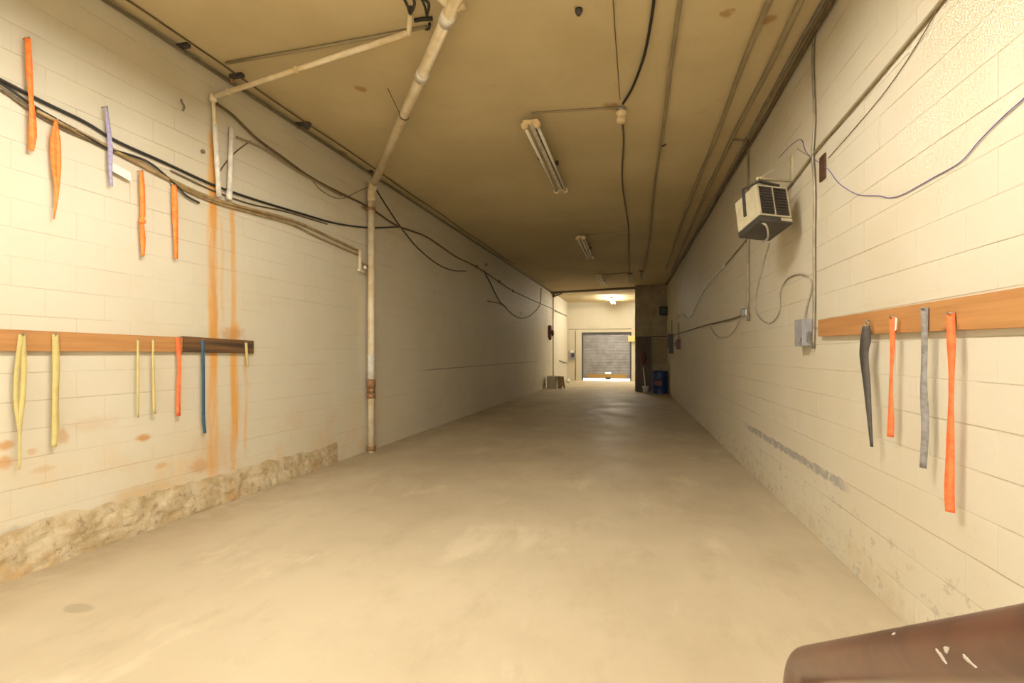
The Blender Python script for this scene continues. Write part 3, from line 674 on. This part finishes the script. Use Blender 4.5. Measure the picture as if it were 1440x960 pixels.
def corner_pts(fn_x, N, ys, dz, off): return [Vector((fn_x(y), y, zc(fn_x(y))-dz)) + N*off for y in ys]
ys = [-1+i*.7 for i in range(34)]
tag(MB().tube(corner_pts(xl, LN, ys, .05, .03), .017, 8).build('corner_cable', M['housing']), 'dark conduit along the left wall just under the ceiling', 'conduit')
tag(MB().tube([p + Vector((0, 0, .01*math.sin(p.y*2.2))) for p in corner_pts(xl, LN, ys[:24], .022, .16)], .009, 7).build('ceiling_cable', M['browncable']), 'thin dark cable on the ceiling beside the left corner', 'cable')
for (u, v, l) in ((256, 62, 'dark clamp on the left corner conduit near the top of the picture'), (333, 104, 'dark clamp on the left corner conduit above the thin white pipe'), (424, 172, 'rusty clamp on the left corner conduit midway to the drain pipe'), (518, 240, 'dark clamp on the left corner conduit at the drain pipe')):
    p = Ce(u, v, .0); 
    c = thing('corner_clamp', p, l, 'clamp', 'clamps on the left corner conduit')
    MB().box(p+CNRM*.02, (.16, .05, .04)).build('clamp_body', M['heaterblk'], c, bevel=.008)
    MB().tube([p+CNRM*.02+Vector((-.06, 0, 0)), p+CNRM*.06+Vector((-.09, .03, 0))], .014, 8).build('bolt', M['rustpipe'], c)
hk = Lw(257, 146, .02); tag(MB().tube(smooth([Lw(255, 140, .0), Lw(256, 144, .05), Lw(259, 150, .05), Lw(257, 156, .03)]), .010, 8).build('wall_hook', M['housing']), 'small dark bent hook high on the left wall', 'hook')
tag(MB().lathe(Lw(284, 213, 0), LN, [(.018, -.005), (.018, .02), (.008, .03)], 10).build('wall_bolt', M['housing']), 'small dark bolt on the left wall beside the rust streak', 'bolt')
tag(MB().lathe(Ce(432, 173, 0), CNRM, [(.05, -.005), (.05, .03), (.025, .07)], 12).build('ceiling_bolt', M['heaterblk']), 'dark bolt on the ceiling near the left corner', 'bolt')
tag(MB().lathe(Ce(814, 13, 0), CNRM, [(.03, -.005), (.03, .02), (.015, .05)], 12).build('ceiling_bolt', M['heaterblk']), 'dark bolt on the ceiling above the nearest light', 'bolt')

# ------------------------------------------------------------------ ceiling conduits
cable('black_cable', Ce, [(921, -20), (917, 20), (906, 78), (890, 122), (876, 146)], .013, 'black', 'black cable curving over the ceiling to the porcelain lampholder')
cable('dark_cable', Ce, [(875, 168), (877, 200), (875, 240), (876, 266), (881, 300), (884, 330), (885, 384)], .012, 'browncable', 'dark cable running on from the porcelain lampholder down the ceiling')
cable('thin_wire', Ce, [(862, 0), (866, 60), (872, 140)], .004, 'browncable', 'thin wire on the ceiling ending at the porcelain lampholder', 'wire')
cable('conduit', Ce, [(960, -20), (957, 0), (944, 87), (931, 190), (920, 262), (912, 341), (904, 385)], .019, 'ceilcon', 'ceiling conduit left of the wider pair, ending before the partition', 'conduit')
cable('conduit', Ce, [(1092, -20), (1083, 0), (1044, 92), (1009, 188), (966, 293), (936, 378)], .024, 'ceilcon', 'inner of the two long conduits on the right of the ceiling', 'conduit')
cable('conduit', Ce, [(1137, -20), (1127, 0), (1079, 100), (1031, 192), (979, 302), (944, 380)], .026, 'ceilcon', 'outer of the two long conduits on the right of the ceiling', 'conduit')
cable('cross_conduit', Ce, [(748, 159), (872, 151)], .011, 'ceilcon', 'thin conduit across the ceiling from the nearest light to the lampholder', 'conduit')
cable('cross_conduit', Ce, [(824, 330), (884, 326)], .014, 'ceilcon', 'thin conduit across the ceiling at the second light', 'conduit')
cable('cross_conduit', Ce, [(846, 386), (886, 383)], .016, 'ceilcon', 'thin conduit across the ceiling at the third light', 'conduit')
cable('cross_conduit', Ce, [(1030, 196), (1052, 199)], .014, 'ceilcon', 'short conduit over the ceiling to the far vertical wall conduit', 'conduit')
cable('hook_rod', Ce, [(928, 206), (933, 205), (936, 203)], .012, 'browncable', 'small rusty hook on the ceiling conduit', 'hook')
p = Ce(874, 152, 0)
lh = thing('lampholder', p, 'cream porcelain lampholder on the ceiling where two cables meet', 'lampholder')
MB().lathe(p, CNRM, [(.055, -.01), (.055, .03), (.045, .045)], 20).build('base_box', M['steel'], lh)
MB().lathe(p+CNRM*.04, CNRM, [(.06, 0), (.065, .02), (.045, .045), (.038, .06), (.05, .075), (.05, .12), (.03, .125)], 20).build('porcelain_body', M['endcap'], lh)
for (u, v0, v1, l) in ((886, 384, 397, 'white hanging pipe stub on the ceiling before the far beam'), (902, 380, 393, 'dull hanging pipe stub beside the white one on the ceiling')):
    p = Ce(u, v0, 0); zz = atd(u, v1, (p-EYE).dot(FW)).z
    s = thing('pipe_stub', p, l, 'pipe'); MB().tube([p+UP*.01, Vector((p.x, p.y, zz))], .035, 12).build('stub', M['pvcw' if u == 886 else 'conduit'], s)
    MB().lathe(p, CNRM, [(.09, -.01), (.09, .03), (.05, .05)], 14).build('ceiling_plate', M['housing'], s)

# ------------------------------------------------------------------ right wall
ysr = [-1+i*.7 for i in range(31)]
tag(MB().tube([p + RN*(.012*math.sin(p.y*1.7)) for p in corner_pts(xr, RN, ysr, .05, .03)], .020, 8).build('corner_cable', M['browncable']), 'dark cable along the right wall just under the ceiling', 'cable')
tag(MB().tube([p + RN*(.012*math.sin(p.y*1.3+1)) for p in corner_pts(xr, RN, ysr, .028, .085)], .018, 8).build('corner_cable', M['conduit']), 'grey conduit on the ceiling hugging the right corner', 'conduit')
cable('wall_conduit', Rw, [(1145, 40), (1143, 87), (1145.5, 166), (1143, 219), (1145.5, 262), (1145, 340), (1145, 420), (1144, 490)], .012, 'conduit', 'grey vertical conduit on the right wall down to the grey box', 'conduit')
cable('wall_conduit', Rw, [(1345, -24), (1325, 0), (1240, 103), (1190, 162), (1145, 215), (1110, 262), (1049, 338), (1020, 372)], .011, 'ceilcon', 'long diagonal conduit running down behind the wall heater', 'conduit')
cable('white_cable', Rw, [(1020, 372), (1003, 390), (987, 412), (977, 434), (968, 447), (958, 441), (951, 447)], .013, 'whitecable', 'white cable curling at the far end of the diagonal conduit')
cable('wall_conduit', Rw, [(1052, 200), (1052, 260), (1052, 340), (1052, 448)], .015, 'conduit', 'grey vertical conduit behind the wall heater down to the round junction box', 'conduit')
jb = thing('junction_box', Rw(1050, 440, 0), 'small round pale junction box where conduits meet on the right wall', 'junction box')
MB().lathe(Rw(1049, 439, 0), RN, [(.055, -.005), (.055, .05), (.045, .06)], 18).build('box_body', M['boxgrey'], jb)
MB().lathe(Rw(1049, 439, .06), RN, [(.045, -.003), (.045, .004)], 18).build('cover', M['paper'], jb)
MB().tube([Rw(1052, 440, .03), Rw(1052, 451, .03)], .018, 10).build('hub', M['conduit'], jb)
cable('wall_conduit', Rw, [(1047, 441), (1034, 447), (1015, 452), (990, 458), (967, 465), (945, 472)], .014, 'browncable', 'dark cable from the round junction box toward the partition')
cable('droop_wire', Rw, [(1040, 449), (1034, 462), (1024, 473), (1012, 475), (1004, 468), (999, 459)], .007, 'greycable', 'thin wire drooping under the round junction box', 'wire')
cable('loop_cable', Rw, [(1131, 450), (1135, 430), (1141, 405), (1139, 392), (1130, 386), (1118, 386), (1105, 394), (1097, 412), (1096, 437), (1088, 451), (1078, 454), (1066, 444), (1061, 428), (1065, 405), (1075, 365), (1082, 342)], .008, 'greycable', 'grey flexible cable looping from the grey box up to the heater')
cable('violet_wire', Rw, [(1470, 108), (1440, 138), (1410, 165), (1378, 197), (1350, 228), (1310, 251), (1270, 273), (1250, 278), (1235, 275), (1205, 273), (1180, 258), (1166, 240), (1156, 231), (1145, 224), (1133, 213), (1126, 196), (1110, 206), (1095, 222)], .003, 'purple', 'violet wire sagging across the bright right wall', 'wire')
cable('thin_wire', Rw, [(1121, 209), (1133, 217), (1144, 223)], .004, 'greycable', 'short thin wire beside the heater bracket', 'wire')
cable('thin_wire', Rw, [(1318, 14), (1290, 62), (1255, 115), (1215, 165), (1165, 222)], .0028, 'browncable', 'thin wire slung below the diagonal conduit on the right wall', 'wire')
bs = Rw(1147, 461, .02); tag(MB().tube([Rw(1144, 461, .02), Rw(1151, 461, .02)], .004, 6).build('short_pin', M['conduit']), 'short pin between the grey box and the right board', 'pin')
# grey box
def wallbox(name, tl, br, dep, mat, label, cat, fn=Rw, N=RN):
    p = [fn(tl[0], br[1]), fn(br[0], br[1]), fn(br[0], tl[1]), fn(tl[0], tl[1])]
    yc = (p[0]+p[1])/2; z0 = min(p[0].z, p[1].z); z1 = max(p[2].z, p[3].z)
    return p, z0, z1, yc
a_, b_ = Rw(1117.5, 467, .07), Rw(1142, 467, .07)
zt, zb = Rw(1130, 449, .07).z, Rw(1130, 486, .07).z
eb = thing('switch_box', (a_+b_)/2, 'grey steel switch box on the right wall under the vertical conduit', 'switch box')
def onwall(P_, N, D, s0, s1, z0, z1, n0, n1, mb=None):
    mb = mb or MB(); q = [P_ + D*s + N*n0 for s in (s0, s1)]
    return mb.quad_box([Vector((q[0].x, q[0].y, z0)), Vector((q[1].x, q[1].y, z0)), Vector((q[1].x, q[1].y, z1)), Vector((q[0].x, q[0].y, z1))], N*(n1-n0))
s0, s1 = (Rw(1143.5, 467, 0)-RP).dot(RD), (Rw(1117.5, 467, .085)-RP).dot(RD)
onwall(RP, RN, RD, s0, s1, zb, zt, -.004, .075).build('box_body', M['boxgrey'], eb, bevel=.004)
onwall(RP, RN, RD, s0-.004, s1+.004, zb-.004, zt+.004, .075, .085).build('cover', M['boxgrey'], eb, bevel=.003)
MB().tube([RP+RD*(s0+.012)+RN*.085+UP*(zb+.06), RP+RD*(s0+.012)+RN*.105+UP*(zb+.06), RP+RD*(s0+.012)+RN*.105+UP*(zb+.02)], .006, 8).build('lever', M['steel'], eb)
onwall(RP, RN, RD, s0-.02, s0-.004, zb+.03, zb+.12, .02, .05).build('side_switch', M['steel'], eb)
# added dark plate standing in for a recessed wall slot, then the heater
a_, b_ = Rw(1162, 235), Rw(1154, 235); s0, s1 = sorted(((a_-RP).dot(RD), (b_-RP).dot(RD)))
zt, zb = Rw(1158, 218).z, Rw(1158, 253).z
rpz = thing('slot_plate', Rw(1158, 235), 'dark plate standing in for an upright slot high on the right wall beside the vertical conduit', 'plate')
onwall(RP, RN, RD, s0, s1, zb, zt, -.004, .012).build('plate_body', M['slotplate'], rpz, bevel=.004)
for z in (zb+.03, zt-.03): MB().lathe(RP+RD*((s0+s1)/2)+RN*.012+UP*z, RN, [(.012, 0), (.012, .008), (.006, .012)], 8).build('bolt', M['slotplate'], rpz)

HC = Vector((1.1388, 4.9165, 1.2925+H)); cy, sy = math.cos(.4061), math.sin(.4061); cp, sp_ = math.cos(-.27015), math.sin(-.27015); cr, sr = math.cos(.06097), math.sin(.06097)
HM = Matrix(((cy, -sy, 0), (sy, cy, 0), (0, 0, 1))) @ Matrix(((1, 0, 0), (0, cp, -sp_), (0, sp_, cp))) @ Matrix(((cr, 0, sr), (0, 1, 0), (-sr, 0, cr)))
W_, D_, H_ = .317, .320, .3715
ht = thing('unit_heater', HC, 'beige electric unit heater hung from a bracket on the right wall', 'heater')
def hl(x, y, z): return HC + HM @ Vector((x, y, z))
def hbox(c, s, mb=None): return (mb or MB()).box(hl(*c), s, HM)
hbox((0, 0, .03), (W_, D_, H_-.06)).build('cabinet', M['heater'], ht, bevel=.008)
hbox((0, .0, -H_/2+.027), (W_, D_, .054)).build('base_tray', M['heaterblk'], ht, bevel=.005)
gz0, gz1 = -H_/2+.075, H_/2-.02
for s in (-1, 1):
    gx = s*.071
    hbox((gx, -D_/2-.001, (gz0+gz1)/2), (.125, .006, gz1-gz0)).build('grille_panel', M['grille'], ht)
    for k in range(9):
        z = gz0+.02+k*(gz1-gz0-.04)/8
        hbox((gx, -D_/2-.007, z), (.119, .008, .008)).build('louver', M['grille'], ht)
hbox((.10, -D_/2-.003, -H_/2+.032), (.105, .006, .026)).build('name_plate', M['heater'], ht)
yk = [hl(-W_/2-.008, .02, -.03), hl(-W_/2-.008, .0, H_/2+.05), hl(-.03, -.05, H_/2+.12), hl(W_/2-.03, -.09, H_/2+.06), hl(W_/2+.010, -.03, H_/2+.02), hl(W_/2+.010, .0, -.02)]
mb = MB()
for p, q in zip(yk[:-1], yk[1:]):
    d = (q-p).normalized(); s_ = d.cross(HM @ Vector((0, 1, 0))).normalized(); y_ = (HM @ Vector((0, 1, 0)))
    c = [p-d*.006 + y_*-.013 + s_*-.008, q+d*.006 + y_*-.013 + s_*-.008, q+d*.006 + y_*.013 + s_*-.008, p-d*.006 + y_*.013 + s_*-.008]
    mb.quad_box(c, s_*.016)
mb.build('yoke', M['heaterblk'], ht)
wp0, wp1 = Rw(1117, 212, .012), Rw(1112, 257, .012)
sA = (Rw(1114, 235)-RP).dot(RD)
onwall(RP, RN, RD, sA-.025, sA+.025, wp1.z, wp0.z, -.004, .014).build('wall_plate', M['heater'], ht)
arm_end = yk[2]+UP*.024; wb = RP+RD*sA+RN*.01+UP*(wp1.z+.02); wt = RP+RD*sA+RN*.01+UP*(wp0.z-.02)
def bar(p, q, wd, th, name, mat):
    d = (q-p).normalized(); s_ = d.cross(UP).normalized(); u_ = s_.cross(d)
    MB().quad_box([p-s_*wd/2-u_*th/2, q-s_*wd/2-u_*th/2, q+s_*wd/2-u_*th/2, p+s_*wd/2-u_*th/2], u_*th).build(name, M[mat], ht)
bar(wb, arm_end+(arm_end-wb).normalized()*.02, .03, .022, 'bracket_arm', 'heater'); bar(wt, arm_end, .026, .012, 'bracket_brace', 'heater')
far_ = RP+RD*(sA+.55)+RN*.01+UP*(wp1.z+.03); bar(far_, arm_end, .026, .012, 'bracket_brace', 'heater')
MB().tube(smooth([hl(-.12, -.10, -H_/2+.02), hl(-.09, -.13, -H_/2-.02), hl(-.02, -.06, -H_/2-.04), hl(.03, .02, -H_/2-.06), hl(.04, .10, -H_/2-.05)]), .009, 8).build('power_cord', M['greycable'], ht)

# ------------------------------------------------------------------ far end
# partition front: dark plywood, tan panel, small dark heater
o = thing('plywood_sheet', Pw(904, 550), 'dark plywood sheet leaning on the partition at its open edge', 'plywood')
a_, b_ = Pw(894.5, 510), Pw(916, 510); zt = Pw(905, 473).z
MB().quad_box([Vector((a_.x, YP-.12, 0)), Vector((b_.x, YP-.12, 0)), Vector((b_.x, YP-.02, zt)), Vector((a_.x, YP-.02, zt))], Vector((0, .016, 0))).build('sheet', M['darkwood'], o)
for x in (a_.x+.03, b_.x-.03): MB().quad_box([Vector((x-.03, YP-.135, .0)), Vector((x+.03, YP-.135, .0)), Vector((x+.03, YP-.035, zt)), Vector((x-.03, YP-.035, zt))], Vector((0, .014, 0))).build('batten', M['darkwood'], o)
a_, b_ = Pw(917, 500), Pw(938, 500)
o = thing('wall_panel', Pw(927, 512), 'tan panel fixed to the partition above the blue drum', 'panel')
MB().box(((a_.x+b_.x)/2, YP-.015, (Pw(927, 475).z+Pw(927, 512).z)/2), (b_.x-a_.x, .03, Pw(927, 475).z-Pw(927, 512).z)).build('sheet', M['board'], o)
MB().box(((a_.x+b_.x)/2, YP-.02, Pw(927, 473).z), (b_.x-a_.x+.05, .04, .05)).build('top_batten', M['darkwood'], o)
c0 = Pw(933, 437, .22)
o = thing('wall_fan', c0, 'small dark unit heater high on the dim partition', 'heater')
MB().box(c0, (.30, .28, .34)).build('cabinet', M['grille'], o, bevel=.02)
MB().lathe(c0+Vector((-.02, -.14, 0)), (0, -1, 0), [(.13, 0), (.13, .04), (.10, .05)], 20).build('fan_ring', M['heaterblk'], o)
MB().box(c0+Vector((.12, .14, -.16)), (.34, .16, .04)).build('bracket', M['heaterblk'], o)
# drum
b0 = Fl(930, 553); b0.y = min(b0.y, YP-.5); b0.x = min(b0.x, xr(b0.y)-.33)
DRH, DRR = .86, .29
dr_ = thing('steel_drum', b0, 'dark blue steel drum with a faded pink label by the partition', 'drum')
MB().lathe(b0, (0, 0, 1), [(DRR, 0), (DRR+.008, .01), (DRR, .03), (DRR, .26), (DRR+.014, .285), (DRR, .31), (DRR, .55), (DRR+.014, .575), (DRR, .60), (DRR, .83), (DRR+.008, .85), (DRR+.004, DRH), (DRR-.015, DRH), (DRR-.02, DRH-.02)], 32).build('shell', M['drum'], dr_)
MB().lathe(b0+Vector((.15, -.02, DRH-.02)), (0, 0, 1), [(.03, 0), (.03, .015), (.02, .02)], 12).build('bung', M['steel'], dr_)
lab = MB(); i0 = 0
for k in range(9):
    an = math.radians(-135+k*7)
    for z in (.33, .50): lab.v.append((b0.x+math.cos(an)*(DRR+.004), b0.y+math.sin(an)*(DRR+.004), z))
for k in range(9):
    an = math.radians(-135+k*7)
    for z in (.33, .50): lab.v.append((b0.x+math.cos(an)*(DRR-.004), b0.y+math.sin(an)*(DRR-.004), z))
for k in range(8):
    lab.f.append((2*k, 2*k+2, 2*k+3, 2*k+1)); lab.sm.append(True)
    lab.f.append((2*k+1, 2*k+3, 2*k+21, 2*k+19)); lab.sm.append(True)
lab.build('label', M['pink'], dr_)
# bucket, mop, extinguisher
b1 = hit(908, 549, Vector((0, YP-.36, 0)), Vector((0, -1, 0))); b1.z = 0
o = thing('bucket', b1, 'small white bucket on the floor by the dark plywood', 'bucket')
MB().lathe(b1, (0, 0, 1), [(.10, 0), (.13, .20), (.138, .205), (.138, .225), (.125, .225), (.115, .03), (.0, .03)], 20).build('pail', M['paper'], o)
MB().tube([b1+Vector((math.cos(t*math.pi/8)*.135, -.02, .21-math.sin(t*math.pi/8)*.10)) for t in range(9)], .004, 6).build('handle', M['steel'], o)
b2 = Fl(906, 548); o = thing('mop', b1, 'white mop leaning upright out of the bucket', 'mop')
pt = Vector((b1.x-.10, YP-.20, .98)); MB().tube([b1+UP*.10, pt], .022, 10).build('handle', M['paper'], o)
MB().lathe(b1+UP*.05, (pt-b1).normalized(), [(.07, 0), (.09, .06), (.05, .16), (.022, .22)], 14).build('mop_head', M['paper'], o)
p = Pw(905, 503, .20)
o = thing('extinguisher', p, 'dark red fire extinguisher hung on the dark plywood sheet', 'extinguisher')
MB().lathe(p-UP*.25, (0, 0, 1), [(.06, 0), (.075, .02), (.075, .36), (.05, .42), (.025, .44), (.025, .48)], 18).build('cylinder', M['red'], o)
MB().box(p+UP*.25, (.04, .12, .04)).build('valve_handle', M['black'], o)
MB().tube(smooth([p+Vector((0, -.05, .23)), p+Vector((.09, -.08, .18)), p+Vector((.10, -.07, -.05))]), .012, 8).build('hose', M['black'], o)
MB().box(p+Vector((0, .12, .05)), (.05, .12, .06)).build('wall_hook', M['steel'], o)
# small boxes on the right wall's far end
def rbox(u0, u1, v0, v1, dep, name, mat, label, cat, extra):
    a_, b_ = Rw(u0, v0), Rw(u1, v0); s0, s1 = sorted(((a_-RP).dot(RD), (b_-RP).dot(RD))); um = (u0+u1)/2
    s1 = min(s1, s0+.5); zt, zb = Rw(um, v0).z, Rw(um, v1).z
    o = thing(name, Rw(um, (v0+v1)/2), label, cat)
    onwall(RP, RN, RD, s0, s1, zb, zt, -.004, dep).build('box_body', M[mat], o, bevel=.006)
    onwall(RP, RN, RD, s0+.03, s1-.03, zb+(zt-zb)*.3, zb+(zt-zb)*.75, dep-.002, dep+.03).build(extra, M['heaterblk'], o)
    MB().tube([RP+RD*((s0+s1)/2)+RN*.03+UP*(zt-.01), RP+RD*((s0+s1)/2)+RN*.03+UP*(zt+.5)], .014, 8).build('conduit_stub', M['conduit'], o)
rbox(953, 957, 477, 491, .10, 'call_box', 'red', 'small dark red box on the far end of the right wall', 'wall box', 'handle')
rbox(944, 947, 470, 497, .14, 'breaker_box', 'heaterblk', 'tall dark breaker box on the right wall next to the partition', 'wall box', 'door')
# left far: alarm bell, vertical pipe, cartons
p = Lw(777, 410); yy = p.y; 
tag(MB().tube([Vector((xl(yy)+.035, yy, zc(-3.8)-.02)), Vector((xl(yy)+.035, yy, .004))], .022, 12).build('vertical_pipe', M['conduit']), 'thin dark vertical pipe on the left wall where the light changes', 'pipe')
jf = thing('pipe_cluster', Vector((xl(yy)+.1, yy, zc(-3.8)-.12)), 'tangle of dark pipe fittings at the far left ceiling corner', 'pipe fitting')
q = Vector((xl(yy)+.08, yy-.1, zc(-3.8)-.12))
MB().tube([q+Vector((-.05, -.45, .06)), q+Vector((.25, .18, .0))], .035, 10).build('branch', M['housing'], jf)
MB().tube([q+Vector((-.04, .05, -.10)), q+Vector((.40, .0, .06))], .03, 10).build('branch', M['browncable'], jf)
MB().lathe(q+Vector((.0, .05, -.10)), (0, 0, 1), [(.05, 0), (.07, .03), (.07, .14), (.05, .17)], 12).build('tee', M['housing'], jf)
p = Lw(772, 466); s_ = (p-LP).dot(LD)
o = thing('alarm_bell', p, 'dark red alarm box with a black bell on the far left wall', 'alarm')
onwall(LP, LN, LD, s_-.18, s_+.18, p.z-.27, p.z+.27, -.004, .12).build('box_body', M['red'], o, bevel=.01)
MB().lathe(LP+LD*(s_+.02)+LN*.12+UP*(p.z-.06), LN, [(.05, 0), (.14, .02), (.14, .06), (.09, .10), (.02, .11)], 20).build('bell', M['black'], o)
onwall(LP, LN, LD, s_-.04, s_+.06, p.z-.38, p.z-.27, .02, .10).build('horn', M['black'], o)
for u0, v0, u1, v1, l in ((781, 437, 797, 444, 'thin bracket high on the brightly lit far left wall'), (787, 507, 796, 510, 'thin bracket low on the brightly lit far left wall')):
    tag(MB().tube([Lw(u0, v0, .03), Lw(u1, v1, .03)], .03, 10).build('wall_rod', M['conduit']), l, 'rod')
b0 = Fl(768, 545.5); b0.x = max(b0.x, xl(b0.y)+.30)
o = thing('carton', b0, 'pale open carton on the floor against the far left wall', 'box')
mb = MB(); cw, cd, chh = .40, .36, .50
for (cx, cy_, sx, sy_) in ((0, -cd/2, cw, .012), (0, cd/2, cw, .012), (-cw/2, 0, .012, cd), (cw/2, 0, .012, cd)): mb.box(b0+Vector((cx, cy_, chh/2)), (sx, sy_, chh))
mb.box(b0+UP*.008, (cw, cd, .012)); mb.build('carton_body', M['cardpale'], o)
MB().quad_box([b0+Vector((-cw/2, -cd/2, chh)), b0+Vector((cw/2, -cd/2, chh)), b0+Vector((cw/2+.02, -.02, chh+.05)), b0+Vector((-cw/2, -.02, chh+.05))], UP*.008).build('flap', M['cardpale'], o)
MB().quad_box([b0+Vector((cw/2, -cd/2, chh)), b0+Vector((cw/2, cd/2, chh)), b0+Vector((cw/2+.16, cd/2, chh+.04)), b0+Vector((cw/2+.16, -cd/2, chh+.04))], UP*.008).build('flap', M['cardpale'], o)
b3 = b0+Vector((.42, -.05, 0))
o = thing('cardboard_sheet', b3, 'brown cardboard sheet with a notched foot leaning on the pale carton', 'cardboard')
pr = [(-.16, 0), (.02, 0), (.06, .14), (.12, 0), (.17, 0), (.14, .52), (-.16, .52)]
mb = MB(); n = len(pr)
for t_ in (0, .012):
    for x, z in pr: mb.v.append((b3.x+x-.10*z, b3.y+t_+.15*z, z))
mb.f = [tuple(range(n)), tuple(range(2*n-1, n-1, -1))]+[(k, k+n, (k+1) % n+n, (k+1) % n) for k in range(n)]; mb.sm = [False]*(n+2)
mb.build('sheet', M['card'], o)
# back wall things
c0 = Bw(805, 499)
o = thing('control_box', c0, 'grey door control box on the bright back wall left of the rolling door', 'control box')
MB().box(c0+Vector((0, -.06, 0)), (.28, .12, .52)).build('box_body', M['boxgrey'], o, bevel=.01)
MB().box(c0+Vector((.0, -.125, .20)), (.22, .02, .12)).build('label_plate', M['paper'], o)
MB().box(c0+Vector((.03, -.13, -.02)), (.14, .03, .22)).build('switch', M['heaterblk'], o)
u_ = Bw(809.5, 465); tag(MB().tube([Vector((u_.x, YB-.02, u_.z)), Vector((u_.x, YB-.02, .005))], .018, 10).build('door_conduit', M['conduit']), 'thin vertical conduit on the back wall beside the rolling door', 'conduit')
tag(MB().tube([Vector((Bw(800, 463).x, YB-.02, Bw(800, 463).z)), Vector((Bw(888, 462).x, YB-.02, Bw(888, 462).z))], .016, 10).build('header_conduit', M['conduit']), 'thin horizontal conduit above the rolling door', 'conduit')
c0 = Bw(888, 476, .12)
o = thing('yellow_sign', c0, 'pale yellow box sign at the top right corner of the rolling door', 'sign')
MB().box(c0, (.36, .08, .32)).build('sign_face', M['signy'], o, bevel=.01); MB().box(c0+Vector((.1, .07, 0)), (.08, .10, .08)).build('bracket', M['steel'], o)
c0 = Fl(799, 537.5)
o = thing('crumpled_bag', c0, 'small white crumpled bag on the floor in the far left corner', 'bag')
MB().lathe(c0, (0, 0, 1), [(.05, 0), (.13, .03), (.12, .12), (.07, .17), (.09, .22), (.02, .23)], 9).build('bag_body', M['paper'], o)
MB().tube([c0+UP*.165, c0+UP*.18], .075, 9).build('tie', M['steel'], o)
